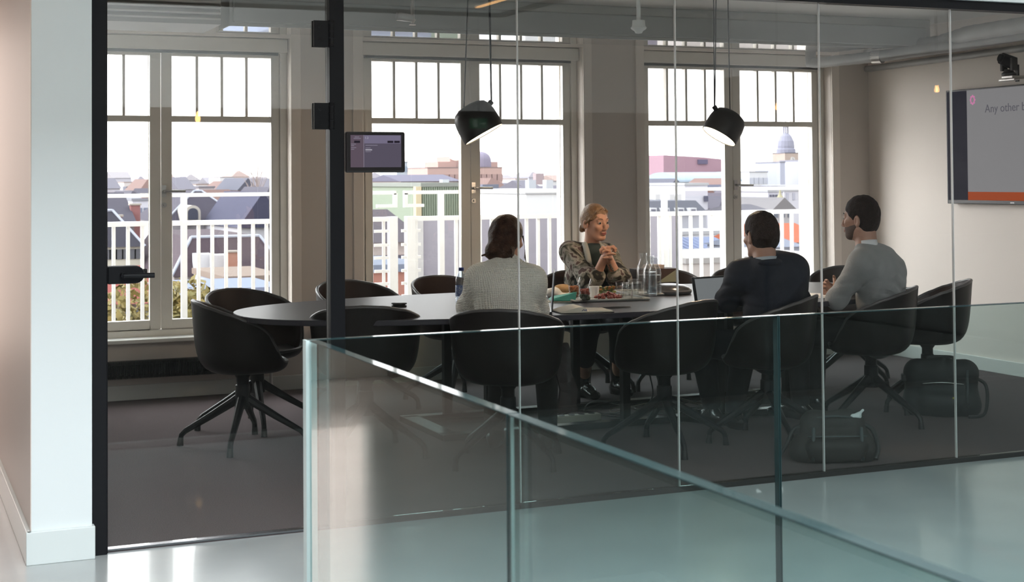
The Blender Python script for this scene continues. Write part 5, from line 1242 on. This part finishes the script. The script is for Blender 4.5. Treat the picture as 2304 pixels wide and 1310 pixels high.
mb = MB(); mb.tube(curve_pts([(-.17, 0, .19), (-.21, -.03, .17), (-.25, -.05, .09), (-.30, -.06, .02)]), .010, 6); mb.tube(curve_pts([(.15, 0, .20), (.20, -.02, .17), (.22, -.05, .08), (.20, -.08, .02)]), .013, 6); obj('shoulder_strap', mb, BAGL, t, smooth=True)
mb = MB(); mb.tube(curve_pts([(-.12, -.03, .235), (0, -.045, .25), (.13, -.03, .235)]), .006, 6); obj('flap_edge', mb, mat('grey_webbing'), t, smooth=True)
mb = MB(); mb.box((-.185, -.02, .17), (.03, .015, .035)); obj('buckle', mb, BLACKPL, t, bevel=.004)
S = SDF((-.24, -.16, -.01), (.24, .02, .30), .0045); S.cap((-.11, -.085, .09), (.11, -.085, .09), .050, .050, .02); S.cap((-.105, -.080, .05), (.105, -.080, .05), .045, .045, .02); S.ripple(.003, 50, 4); S.plane_cut((0, 0, .004), (0, 0, -1)); sdf_obj('front_pocket', S, mat('dark_nylon_pocket', (0.020, 0.019, 0.018), 0.7), t, (0, 0, 0))
mb = MB(); mb.tube(curve_pts([(-.15, -.10, .150), (0, -.128, .155), (.15, -.10, .150)]), .004, 6); mb.tube([(.125, -.115, .02), (.120, -.11, .20)], .009, 6); mb.tube([(-.125, -.115, .02), (-.120, -.11, .20)], .009, 6); obj('pocket_straps', mb, mat('grey_webbing'), t, smooth=True)
t = thing('tissue', 'crumpled white tissue tucked in the top of the slumped grey bag', 'tissue', (4.54, 6.17, .222))
S = SDF((-.08, -.06, -.06), (.10, .06, .08), .0035); S.ell((0, 0, 0), (.035, .016, .018), None, .01); S.cap((.01, 0, .0), (.045, .0, .03), .014, .006, .01); S.cap((.02, 0, -.005), (.05, -.01, -.02), .010, .004, .01); S.ripple(.004, 130, 2); sdf_obj('tissue_paper', S, mat('white_tissue', (0.72, 0.76, 0.76), 0.8), t, (0, 0, 0))

# ================================================================= outside: terrace railing
KX = 1.95      # the open sky lights an upright face with about this radiance
def lin(c): c /= 255; return c / 12.92 if c < .04045 else ((c + .055) / 1.055) ** 2.4
_xm = {}
def xm(r, g, b, up=False, rough=.9):  # display colour to albedo; haze of distance comes along in the colour
    k = (r, g, b, up)
    if k not in _xm:
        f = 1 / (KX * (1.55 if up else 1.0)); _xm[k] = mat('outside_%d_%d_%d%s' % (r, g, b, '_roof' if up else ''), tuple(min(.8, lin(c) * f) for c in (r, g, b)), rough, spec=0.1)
    return _xm[k]
YR = 11.5; RW = mat('railing_paint', (0.82, 0.82, 0.81), 0.5)
mb = MB(); mb.bb(-1.5, 9.2, 10.4, 12.1, 0.05, 0.29); struct('floor_terrace', mb, xm(190, 190, 188, True))
ra = thing('terrace_railing', 'white painted metal railing on the terrace outside the windows', 'railing', (4.5, YR, 0.29))
def rp(name, *b):
    mb = MB(); mb.bb(*b); return obj(name, mb, RW, ra, off=ra.location)
rp('top_rail', 0.2, 3.885, YR - .02, YR + .02, 1.322, 1.352); rp('top_rail', 3.955, 8.9, YR - .02, YR + .02, 1.322, 1.352)
rp('middle_rail', 0.2, 3.895, YR - .02, YR + .02, 1.10, 1.138); rp('middle_rail', 3.975, 8.9, YR - .02, YR + .02, 1.10, 1.138)
rp('bottom_rail', 0.2, 8.9, YR - .02, YR + .02, .34, .372)
for x in (2.144, 4.285, 6.42, 8.56): rp('post', x - .022, x + .022, YR - .022, YR + .022, .29, 1.33)
x = 0.42
while x < 8.85:
    if min(abs(x - p) for p in (2.144, 4.285, 6.42, 8.56)) > .05 and not (3.66 < x < 4.25): rp('baluster', x - .013, x + .013, YR - .012, YR + .012, .372, 1.10)
    x += .1081
gt = thing('railing_gate', 'white gate section in the terrace railing with two wide posts and short rungs', 'gate', (3.93, YR, 0.29))
def gp(name, *b):
    mb = MB(); mb.bb(*b); return obj(name, mb, RW, gt, off=gt.location)
gp('gate_post', 3.822, 3.893, YR - .03, YR + .03, .29, 1.14); gp('gate_post', 3.975, 4.047, YR - .03, YR + .03, .29, 1.14)
gp('upright', 3.768, 3.79, YR - .01, YR + .01, .372, 1.10); gp('upright', 3.665, 3.685, YR - .01, YR + .01, .372, 1.10); gp('upright', 4.055, 4.075, YR - .01, YR + .01, .372, 1.12)
for z in (1.02, .905, .80, .69, .585, .48):
    gp('rung', 3.70, 3.822, YR - .012, YR + .012, z - .012, z + .012); gp('rung', 4.047, 4.10, YR - .012, YR + .012, z - .012, z + .012); gp('rung', 3.935, 3.975, YR - .012, YR + .012, z - .012, z + .012)
for x0, x1, xs_ in ((3.72, 3.895, 3.865), (3.955, 4.13, 3.955)):
    gp('rail_return', x0, x1, YR - .02, YR + .02, 1.215, 1.24); gp('rail_return', xs_, xs_ + .03, YR - .02, YR + .02, 1.24, 1.33)
mb = MB(); mb.bb(4.36, 7.0, 12.2, 12.26, 0.29, 1.085); o = obj('privacy_panel', mb, xm(198, 192, 205)); tag(o, 'plain lilac grey panel standing behind the railing outside the middle window', 'panel')
mb = MB(); mb.bb(4.22, 4.36, 12.15, 12.26, 0.29, 1.12); o = obj('white_board', mb, xm(240, 236, 236)); tag(o, 'narrow white upright board between the gate and the lilac panel', 'board')

# ================================================================= outside: the town
GZ = -22.0
TS = 2.4      # the rows of houses stand this much further out than first paced
mb = MB(); mb.bb(-400, 900, 14, 1500, GZ - 1, GZ); struct('ground', mb, xm(120, 118, 116, True))
WIN = xm(120, 125, 140)
def building(label, px0, px1, ytop, Y, depth, wall, roof='flat', rc=(150, 150, 160), rh=2.5, win=None, ybot=None, group=None, cat='building', name='building', wc=None, trim=None):
    """front face stands on the plane Y, from column px0 to px1; its wall top is where row ytop falls"""
    Y *= TS; depth *= 1.3
    pm = (px0 + px1) / 2
    x0 = float(at(px0, ytop, Y)[0]); x1 = float(at(px1, ytop, Y)[0]); zt = float(at(pm, ytop, Y)[2])
    t = thing(name, label, cat, ((x0 + x1) / 2, Y, GZ), group=group); L_ = t.location
    mb = MB(); mb.bb(x0, x1, Y, Y + depth, GZ, zt); obj('walls', mb, xm(*wall), t, off=L_)
    R_ = xm(*rc, up=True)
    if roof == 'flat':
        mb = MB(); mb.bb(x0 - .1, x1 + .1, Y - .1, Y + depth + .1, zt, zt + .25); obj('roof', mb, R_, t, off=L_)
    elif roof == 'gable':        # ridge along X
        mb = MB(); mb.profX([(Y - .3, zt), (Y + depth / 2, zt + rh), (Y + depth + .3, zt)], x0 - .2, x1 + .2); obj('roof', mb, R_, t, off=L_)
    elif roof == 'front':        # ridge along Y
        mb = MB(); mb.profY([(x0 - .2, zt), ((x0 + x1) / 2, zt + rh), (x1 + .2, zt)], Y - .3, Y + depth); obj('roof', mb, R_, t, off=L_)
    elif roof in ('hip', 'mansard'):
        k = (depth / 2 if roof == 'hip' else rh * .55); k = min(k, (x1 - x0) / 2 * .9)
        mb = MB(); mb.add([(x0 - .2, Y - .2, zt), (x1 + .2, Y - .2, zt), (x1 + .2, Y + depth, zt), (x0 - .2, Y + depth, zt), (x0 + k, Y + k, zt + rh), (x1 - k, Y + k, zt + rh), (x1 - k, Y + depth - k, zt + rh), (x0 + k, Y + depth - k, zt + rh)],
                          [(0, 1, 5, 4), (1, 2, 6, 5), (2, 3, 7, 6), (3, 0, 4, 7), (4, 5, 6, 7), (3, 2, 1, 0)]); obj('roof', mb, R_, t, off=L_)
        if trim:
            w_ = .09
            for a, b in (((x0 - .2, Y - .2, zt), (x0 + k, Y + k, zt + rh)), ((x1 + .2, Y - .2, zt), (x1 - k, Y + k, zt + rh)), ((x0 + k, Y + k, zt + rh), (x1 - k, Y + k, zt + rh))):
                mb = MB(); mb.cone(a, b, w_, w_, 6); obj('roof_ridge', mb, xm(*trim), t, off=L_)
    if win:
        c, r, ww, wh, dz = win; ww *= 1.2; wh *= 1.2; z0 = zt - dz
        for j in range(r):
            for i in range(c):
                xc = x0 + (x1 - x0) * (i + .5) / c; zc = z0 - j * wh * 1.9
                if zc - wh / 2 < GZ: continue
                mb = MB(); mb.bb(xc - ww / 2, xc + ww / 2, Y - .06, Y + .02, zc - wh / 2, zc + wh / 2); obj('window', mb, xm(*wc) if wc else WIN, t, off=L_)
    return t, x0, x1, zt
def onroof(t, name, u, v, Y, dx, dz, dy, col, parent=None):
    """a box standing on a roof: (u, v) is its top centre"""
    Y = Y * TS; p = at(u, v, Y); mb = MB(); mb.bb(p[0] - dx / 2, p[0] + dx / 2, Y, Y + dy, p[2] - dz, p[2]); return obj(name, mb, xm(*col), t, off=t.location)
def chimney(t, u, v, Y, w_, h_, col=(160, 105, 100)):
    c = onroof(t, 'chimney', u, v, Y, w_, h_, w_, col); Y = Y * TS; p = at(u, v, Y)
    mb = MB(); mb.bb(p[0] - w_ * .62, p[0] + w_ * .62, Y - .08, Y + w_ + .08, p[2], p[2] + w_ * .18); obj('chimney_cap', mb, xm(190, 180, 170), c, off=t.location)
# far skyline, blocks one behind the other, distance haze put into their pale colours
k = 0
cols = [(226, 222, 228), (214, 212, 222), (232, 222, 220), (205, 205, 216), (236, 234, 236), (222, 206, 202)]
for u0 in list(range(225, 620, 27)) + list(range(830, 1275, 30)) + list(range(1450, 1840, 28)):
    Y = (192, 212, 202, 222)[k % 4]; wd = 26 + 22 * rng.random(); yt = 397 + 16 * rng.random() + (Y < 200) * 6
    roof = ['flat', 'gable', 'flat', 'hip'][k % 4]
    building('pale distant block on the far skyline beyond the railing', u0, u0 + wd, yt, Y, 14, cols[k % 6], roof, [(196, 190, 200), (205, 198, 204), (214, 190, 184)][k % 3], 2.2, (4, 2, 1.6, 1.2, 2.0), group='pale distant blocks on the skyline', wc=(186, 186, 200)); k += 1
for u0 in list(range(228, 615, 44)) + list(range(832, 1270, 52)) + list(range(1455, 1835, 46)):
    Y = ((88, 98, 108) if u0 < 700 else (93, 101, 109) if u0 < 1300 else (88, 127, 134))[k % 3]; wd = 34 + 20 * rng.random(); yt = 421 + 14 * rng.random()
    roof = ['gable', 'flat', 'hip', 'front'][k % 4]
    building('grey roofed house in the middle distance behind the railing top', u0, u0 + wd, yt, Y, 12, [(218, 214, 222), (205, 196, 200), (232, 230, 232), (196, 176, 170)][k % 4], roof, [(150, 146, 160), (176, 170, 180), (170, 140, 135), (130, 130, 146)][k % 4], 1.8, (4, 2, 1.0, 1.1, 1.4), group='grey roofed houses in the middle distance', wc=(150, 152, 168)); k += 1
for u0 in list(range(225, 615, 52)) + list(range(830, 1270, 60)) + list(range(1450, 1835, 56)):
    Y = (64, 71)[k % 2]; wd = 46 + 20 * rng.random(); yt = 452 + 22 * rng.random()
    building('house with slate roof in the dense block below the railing line', u0, u0 + wd, yt, Y, 11, [(222, 220, 228), (200, 190, 190), (235, 233, 236)][k % 3], ['hip', 'gable', 'mansard'][k % 3], [(118, 114, 128), (140, 136, 150), (150, 120, 115)][(k // 2) % 3], 1.9, (4, 3, .8, 1.0, 1.2), group='slate roofed houses below the railing line', wc=(120, 122, 140)); k += 1
# left window
t, *_ = building('large dark slate mansard house with an arched dormer, behind the left window', 372, 548, 500, 50, 12, (205, 200, 205), 'hip', (104, 99, 114), 2.55, None, trim=(196, 200, 214))
p = at(434, 486, 49.0 * TS); yd = 49.0 * TS
mb = MB(); mb.bb(p[0] - .62, p[0] + .62, yd, yd + 3.5, p[2] - .5, p[2] + .3); mb.profY([(p[0] - .62, p[2] + .3)] + [(p[0] - .62 * math.cos(PI * i / 10), p[2] + .3 + .55 * math.sin(PI * i / 10)) for i in range(1, 10)] + [(p[0] + .62, p[2] + .3)], yd, yd + 3.5); dm = obj('dormer', mb, xm(222, 214, 205), t, off=t.location)
mb = MB(); mb.profY([(p[0] - .40, p[2] - .3), (p[0] + .40, p[2] - .3)] + [(p[0] + .40 * math.cos(PI * i / 10), p[2] + .25 + .38 * math.sin(PI * i / 10)) for i in range(11)], yd - .1, yd + .02); obj('window', mb, xm(90, 92, 108), dm, off=t.location)
t, *_ = building('low dark slate roof at the far left of the left window', 215, 302, 505, 46, 10, (150, 140, 142), 'gable', (104, 100, 114), 2.3, (4, 1, .7, .8, 1.2)); chimney(t, 262, 488, 45.5, .8, 1.6); chimney(t, 305, 462, 47, .7, 3.0, (170, 120, 120))
t, *_ = building('white rendered house between the slate roofs behind the left window', 298, 345, 452, 60, 6, (228, 226, 236), 'flat', (190, 190, 200), 1.5, (2, 5, .7, 1.2, 1.4), wc=(140, 145, 165)); chimney(t, 328, 438, 60.5, .7, 1.2)
t, *_ = building('dark hipped slate house with a row of cream windows, lower left', 190, 318, 556, 38, 9, (226, 220, 205), 'hip', (96, 94, 106), 2.2, (9, 1, .38, .5, .45), trim=(196, 200, 214), wc=(120, 120, 126))
t, *_ = building('house with a red tiled roof, lower left behind the left window', 200, 352, 684, 27, 8, (150, 130, 130), 'gable', (178, 98, 92), 1.35, (4, 1, .5, .6, .6)); chimney(t, 322, 640, 28, .4, .8, (150, 160, 185))
t, *_ = building('wide house with a brown tiled mansard roof behind the left window', 392, 640, 618, 34, 12, (190, 180, 178), 'mansard', (112, 97, 106), 2.1, None, trim=(196, 200, 214)); TB_ = t
onroof(t, 'dormer', 463, 572, 33.5, .9, 1.5, 1.5, (236, 234, 238)); onroof(t, 'dormer', 500, 574, 33.2, 1.1, 1.6, 1.5, (238, 236, 240)); chimney(t, 524, 568, 32.8, .5, 1.3, (190, 140, 122))
d_ = onroof(t, 'roof_vent', 497, 545, 34.8, .55, .9, .3, (176, 184, 205))
t, *_ = building('steep bluish roof with pale edges at the right of the left window', 540, 640, 512, 44, 10, (215, 212, 220), 'front', (98, 98, 124), 2.6, None)
t, *_ = building('white gabled house with a red chimney at the right of the left window', 542, 612, 462, 58, 9, (232, 232, 236), 'front', (185, 192, 210), 1.2, (3, 3, .8, 1.3, 1.2), wc=(150, 158, 172)); chimney(t, 546, 446, 57, .9, 2.8, (165, 108, 104))
t, *_ = building('gravel topped flat building at the lower right of the left window', 508, 640, 634, 24.5, 5, (196, 204, 224), 'flat', (178, 158, 146), 1, None)
t, *_ = building('low blue grey zinc roofed annex below the gravel roof', 428, 640, 664, 21.5, 4, (150, 160, 188), 'flat', (168, 178, 206), 1, (3, 1, .5, .35, .5))
# trees in the yards
LY = mat('autumn_leaves', (0.16, 0.11, 0.025), 0.8, noise=(3, (0.09, 0.08, 0.02), 0.2)); BARK = mat('bark', (0.04, 0.03, 0.025), 0.9)
def tree(u, v, Y, r, label, n=1500):
    Y *= 1.7; r *= 1.7; n = int(n * 1.5)
    p = at(u, v, Y); t = thing('tree', label, 'tree', (float(p[0]), Y, GZ)); ht = float(p[2]) - GZ
    mb = MB(); mb.tube([(0, 0, 0), (.1, 0, ht * .5), (0, 0, ht - r)], [.22, .16, .08], 8)
    for q in range(7): a = q * .9; mb.tube([(0, 0, ht - 1.6 * r), (r * .4 * math.cos(a), r * .4 * math.sin(a), ht - r * .9), (r * .75 * math.cos(a), r * .75 * math.sin(a), ht - r * .4)], [.06, .04, .015], 5)
    obj('trunk', mb, BARK, t, smooth=True)
    mb = MB()
    for i in range(n):
        d = rng.normal(size=3); d /= np.linalg.norm(d); c = d * r * rng.random() ** .4 * V3(1, 1, .8) * (1 + .25 * math.sin(3 * d[0] + 2 * d[2])) + V3(0, 0, ht - r * .75)
        a = rng.normal(size=3); a /= np.linalg.norm(a); b = np.cross(a, rng.normal(size=3)); b /= np.linalg.norm(b) + 1e-9; s_ = .06 + .07 * rng.random()
        mb.add([c - a * s_, c + b * s_ * .6, c + a * s_, c - b * s_ * .6], [(0, 1, 2, 3)])
    obj('foliage', mb, LY, t)
tree(322, 655, 20.5, 1.0, 'yellow green bushy tree at the lower left behind the railing', 2600)
tree(272, 715, 14.0, .45, 'small yellow green bush at the foot of the red roofed house', 1200)
tree(438, 655, 17.0, .62, 'yellow green tree seen just over the second chair from the left', 2000)
def bare_tree(u, v, Y, h_, label):
    p = at(u, v, Y); t = thing('bare_tree', label, 'tree', (float(p[0]), Y, GZ)); ht = float(p[2]) - GZ; mb = MB(); mb.tube([(0, 0, 0), (0, 0, ht * .9)], [.3, .12], 6)
    for q in range(26):
        a = rng.random() * 6.3; z = ht - h_ * rng.random(); l = h_ * .28 * rng.random() + .5; mb.tube([(0, 0, z - h_ * .3), (l * .5 * math.cos(a), l * .5 * math.sin(a), z), (l * math.cos(a), l * math.sin(a), z + h_ * .25)], [.09, .06, .03], 4)
    obj('branches', mb, xm(190, 175, 172), t)
bare_tree(577, 372, 190, 7.0, 'tall bare poplar on the skyline at the right of the left window')
# middle window
t, x0, x1, zt = building('stepped brick tower block with a dome on the far skyline, middle window', 962, 1130, 378, 170, 30, (214, 182, 174), 'flat', (190, 170, 170), 1, (14, 2, 1.6, 1.8, 3.0), wc=(190, 160, 156))
onroof(t, 'upper_block', 1050, 352, 176, 11, 6, 12, (206, 172, 166)); onroof(t, 'upper_block', 1006, 364, 175, 6.0, 4, 12, (210, 176, 168)); onroof(t, 'upper_block', 1106, 364, 175, 4.2, 4, 12, (206, 172, 166))
p = at(1083, 350, 172 * TS); mb = MB(); mb.lathe([(3.0, -2), (3.0, 0), (2.8, .8), (2.3, 1.7), (1.3, 2.4), (.3, 2.7), (.001, 2.75)], 20, c=(p[0], 172 * TS, p[2] - 1.5)); obj('dome', mb, xm(158, 150, 170), t, off=t.location, smooth='auto')
t, *_ = building('long lilac grey roof over a brown wall, middle window', 902, 1036, 408, 84, 12, (190, 172, 168), 'gable', (150, 146, 168), 1.0, (12, 1, .6, .6, .7), wc=(158, 140, 145))
t, *_ = building('pale glass tower at the left of the middle window', 893, 917, 366, 140, 10, (205, 212, 222), 'flat', (190, 195, 205), 1, (3, 4, .8, 1.2, 1.6), wc=(165, 178, 195))
t, *_ = building('long building clad in ribbed green metal with a cream corner, middle window', 949, 1040, 420, 36, 10, (158, 168, 150), 'flat', (190, 194, 186), 1, None)
onroof(t, 'cream_corner', 942, 420, 35.9, .36, 6.0, .5, (226, 210, 176))
mb = MB(); L_ = t.location
for i in range(18): p = at(951 + i * 5, 421, 36 * TS); mb.bb(p[0] - .03, p[0] + .03, 36 * TS - .08, 36 * TS, p[2] - 6, p[2])
obj('metal_ribs', mb, xm(158, 170, 150), t, off=L_)
for (u, v) in ((965, 412), (985, 415), (1003, 404)): onroof(t, 'roof_unit', u, v, 40, .5, .8, .6, (222, 226, 232))
t, *_ = building('white dormered house with a dark blue roof at the left of the middle window', 815, 882, 452, 44, 7, (226, 226, 232), 'gable', (104, 104, 126), .9, (3, 1, .6, .6, .7)); onroof(t, 'dormer', 846, 447, 43.6, .9, .9, 1, (238, 238, 242)); onroof(t, 'skylight_box', 898, 419, 45, .85, 1.4, 1, (236, 236, 240)); onroof(t, 'skylight_pane', 900, 423, 44.9, .5, .7, .1, (108, 108, 132))
t, *_ = building('brown tiled house glimpsed through the gate in the railing', 800, 950, 545, 24, 8, (196, 184, 180), 'gable', (112, 104, 112), 1.25, (3, 1, .8, .6, .9), wc=(96, 96, 112))
t, *_ = building('low brick and zinc annex glimpsed at the foot of the gate', 800, 965, 612, 19, 4, (168, 120, 108), 'flat', (150, 158, 178), 1, None)
t, *_ = building('white flat roofed block behind the woman in the cream jumper', 1184, 1290, 436, 30, 6, (240, 240, 242), 'flat', (232, 232, 236), 1, None); onroof(t, 'roof_tank', 1198, 405, 36, .50, .7, .6, (206, 210, 218)); onroof(t, 'roof_tank', 1237, 405, 36, .48, .7, .6, (212, 214, 220)); onroof(t, 'roof_plant', 1215, 390, 44, .7, .9, .6, (186, 168, 172))
t, *_ = building('low building with pale green planted roof, middle window', 1060, 1200, 466, 37, 8, (176, 178, 166), 'flat', (176, 186, 168), 1, (6, 1, .8, .16, .3), wc=(140, 140, 138)); onroof(t, 'roof_hood', 1133, 440, 40, 2.2, .35, 1.5, (232, 232, 236)); onroof(t, 'rooflight', 1104, 415, 48, 1.5, .5, .5, (130, 134, 150))
# right window
t, x0, x1, zt = building('wine red wedge shaped hall over a white curved hall, right window', 1484, 1660, 412, 104, 20, (236, 238, 242), 'flat', (222, 224, 230), 1, (5, 1, 2.2, .8, 1.6), wc=(150, 160, 176))
yh = 116 * TS; a, b, c, d = at(1493, 384, yh), at(1640, 384, yh), at(1640, 360, yh), at(1493, 349, yh)
mb = MB(); mb.profY([(a[0], a[2] - 2), (b[0], a[2] - 2), (c[0], c[2]), ((c[0] * .6 + d[0] * .4), c[2] * .45 + d[2] * .55), (d[0], d[2])], yh, yh + 20); obj('red_hall', mb, xm(178, 144, 158), t, off=t.location)
p = at(1582, 359, yh - .4); mb = MB(); mb.bb(p[0] - 1.2, p[0] + 1.2, yh - .4, yh, p[2] - 1.0, p[2]); obj('louvre_window', mb, xm(112, 104, 130), t, off=t.location)
yv = 102 * TS; a, b = at(1520, 410, yv), at(1670, 410, yv)
mb = MB(); mb.profX([(yv, a[2] + .0)] + [(yv + 6 * (1 - math.cos(PI * i / 16)), a[2] + 1.9 * math.sin(PI * i / 16)) for i in range(1, 17)], a[0], b[0]); obj('glass_vault', mb, xm(176, 192, 208), t, off=t.location)
t, *_ = building('long low navy slate roof across the right window', 1470, 1722, 428, 78, 14, (200, 204, 216), 'gable', (98, 102, 126), .75, None)
t, *_ = building('white plastered cube with one small window, right window', 1541, 1592, 417, 56, 6, (226, 224, 234), 'flat', (236, 236, 240), 1, None); onroof(t, 'window', 1589, 441, 55.9, .5, .6, .1, (108, 108, 126))
t, *_ = building('grey mansard house with four square dormers, right window', 1452, 1588, 482, 46, 8, (208, 208, 218), 'mansard', (134, 136, 150), 1.15, None)
for u in (1470, 1499, 1532, 1560):
    dm = onroof(t, 'dormer', u, 468, 45.8, .66, .55, 1.2, (230, 230, 234)); p = at(u, 471, 45.8 * TS); mb = MB(); mb.bb(p[0] - .2, p[0] + .2, 45.8 * TS - .08, 45.8 * TS, p[2] - .38, p[2]); obj('window', mb, xm(124, 124, 140), dm, off=t.location)
for u in (1480, 1512, 1528): onroof(t, 'roof_unit', u, 437, 49, .5, .7, .6, (230, 228, 230))
t, *_ = building('blue seamed metal roof below the dormered house, right window', 1488, 1660, 566, 33, 5, (150, 156, 178), 'gable', (146, 158, 192), .75, None)
mb = MB(); L_ = t.location
for i in range(13):
    p = at(1490 + i * 13, 566, 33 * TS); mb.tube([(p[0], 33 * TS - .3, p[2] + .03), (p[0], 33 * TS + 3.2, p[2] + .78)], .03, 4)
obj('roof_seams', mb, xm(120, 130, 165), t, off=L_)
t, *_ = building('white flat roof strip with vents above the blue metal roof', 1460, 1660, 528, 39, 4, (222, 224, 234), 'flat', (232, 232, 238), 1, (5, 1, .5, .5, .6), wc=(96, 98, 115))
for u in (1497, 1535, 1570, 1605): onroof(t, 'roof_vent', u, 520, 40, .45, .5, .5, (236, 236, 240))
t, *_ = building('beige wall with small windows at the foot of the right window', 1545, 1870, 588, 25, 6, (196, 188, 184), 'flat', (205, 200, 198), 1, (7, 1, .5, .5, 1.3), wc=(146, 160, 176)); 
t, *_ = building('dark grey wall slab at the left edge of the right window', 1440, 1483, 490, 23, 3, (118, 112, 124), 'flat', (140, 138, 146), 1, None)
t, x0, x1, zt = building('clock tower with ribbed lead dome and open lantern, right window', 1766, 1799, 345, 150, 5, (196, 178, 168), 'flat', (150, 150, 165), 1, (2, 4, .4, 1.3, 5.6), cat='tower', name='clock_tower', wc=(150, 136, 134))
cx_ = (x0 + x1) / 2; yt_ = 150 * TS; yc = yt_ + 3.2; q_s = (x1 - x0) / 2 / 1.05; hw = (x1 - x0) / 2; L_ = t.location
g_ = q_s
mb = MB(); mb.lathe([(hw * 1.12, zt), (hw * 1.12, zt + .5 * g_), (hw * .98, zt + .6 * g_), (hw * 1.0, zt + .9 * g_), (hw * .92, zt + 1.5 * g_), (hw * .66, zt + 2.1 * g_), (hw * .34, zt + 2.45 * g_)], 16, c=(cx_, yc, 0)); obj('dome', mb, xm(160, 160, 178), t, off=L_)
for i in range(6):
    a = 2 * PI * i / 6; mb = MB(); ax_, ay_ = cx_ + .28 * hw * math.cos(a), yc + .28 * hw * math.sin(a); mb.cone((ax_, ay_, zt + 2.4 * g_), (ax_, ay_, zt + 3.2 * g_), .10 * hw, .10 * hw, 6); obj('lantern_column', mb, xm(170, 170, 186), t, off=L_)
mb = MB(); mb.lathe([(.38 * hw, zt + 3.2 * g_), (.34 * hw, zt + 3.35 * g_), (.16 * hw, zt + 3.55 * g_), (.06 * hw, zt + 3.75 * g_), (.03 * hw, zt + 4.4 * g_)], 12, c=(cx_, yc, 0)); obj('lantern_cap', mb, xm(160, 160, 178), t, off=L_)
zc_ = float(at(1780, 359, yt_)[2]); mb = MB(); mb.cone((cx_, yt_, zc_), (cx_, yt_ - .25, zc_), .30 * hw, .30 * hw, 20); ck = obj('clock_face', mb, xm(226, 222, 220), t, off=L_); mb = MB(); mb.bb(cx_ - .05, cx_ + .05, yt_ - .3, yt_ - .26, zc_, zc_ + .22 * hw); mb.bb(cx_, cx_ + .17 * hw, yt_ - .3, yt_ - .26, zc_ - .05, zc_ + .05); obj('clock_hands', mb, xm(90, 90, 100), ck, off=L_)
building('white gabled hall with slanted roof at the foot of the clock tower', 1766, 1840, 434, 96, 10, (222, 220, 230), 'front', (206, 208, 222), 1.5, (4, 2, .8, 1.2, 1.4), wc=(190, 192, 206))
building('slim lilac tower right of the clock tower', 1810, 1832, 362, 120, 8, (196, 196, 212), 'flat', (190, 190, 205), 1, (2, 3, .7, 1.2, 1.6), wc=(170, 172, 190))
building('slim lilac tower left of the clock tower', 1755, 1766, 366, 118, 8, (196, 198, 216), 'flat', (190, 190, 205), 1, None)
building('white office block with a small rooftop, left pane of the right door', 1686, 1727, 388, 110, 10, (236, 236, 240), 'flat', (226, 226, 232), 1, (4, 2, 1.0, 1.1, 1.8), wc=(206, 208, 220))
building('white stuccoed house behind the navy jacket', 1672, 1724, 436, 54, 3, (234, 234, 238), 'gable', (118, 122, 146), .5, (2, 1, .6, .8, .8), wc=(112, 114, 134))
t, *_ = building('lilac house with a wide gridded window, right window', 1728, 1762, 432, 50, 6, (214, 212, 224), 'flat', (226, 226, 232), 1, None); 
for i in range(4):
    for j in range(3): yq = 50 * TS - .05; q = at(1734 + 6.5 * i, 438 + 7 * j, yq); mb = MB(); mb.bb(q[0] - .10, q[0] + .10, yq - .04, yq + .06, q[2] - .22, q[2]); obj('window', mb, xm(112, 112, 128), t, off=t.location)
building('long pale lilac warehouse under the clock tower', 1764, 1850, 430, 59, 6, (216, 214, 224), 'flat', (228, 228, 234), 1, (6, 1, .3, .7, .6), wc=(186, 186, 200))
t, *_ = building('small grey baroque gable with a domed cupola, right window', 1738, 1784, 472, 42, 5, (184, 180, 184), 'front', (160, 156, 160), 1.0, (3, 1, .3, .4, .4)); p = at(1771, 472, 42 * TS)
mb = MB(); mb.lathe([(.55, -.3), (.55, .3), (.42, .55), (.2, .8), (.1, 1.0), (.03, 1.5)], 14, c=(p[0], 42 * TS + 1, p[2] + .3)); obj('cupola', mb, xm(176, 170, 142), t, off=t.location, smooth='auto')
building('low dark roofed shed below the domed gable', 1690, 1735, 477, 40, 5, (200, 198, 204), 'gable', (124, 122, 134), .55, None)
building('house with a bright orange tiled roof at the right of the right window', 1748, 1860, 545, 33, 6, (206, 196, 192), 'gable', (212, 118, 88), 1.1, (5, 1, .4, .4, .5)); 
building('grey zinc lean-to before the orange roof', 1700, 1800, 556, 29, 4, (176, 180, 196), 'gable', (156, 162, 182), .5, None)
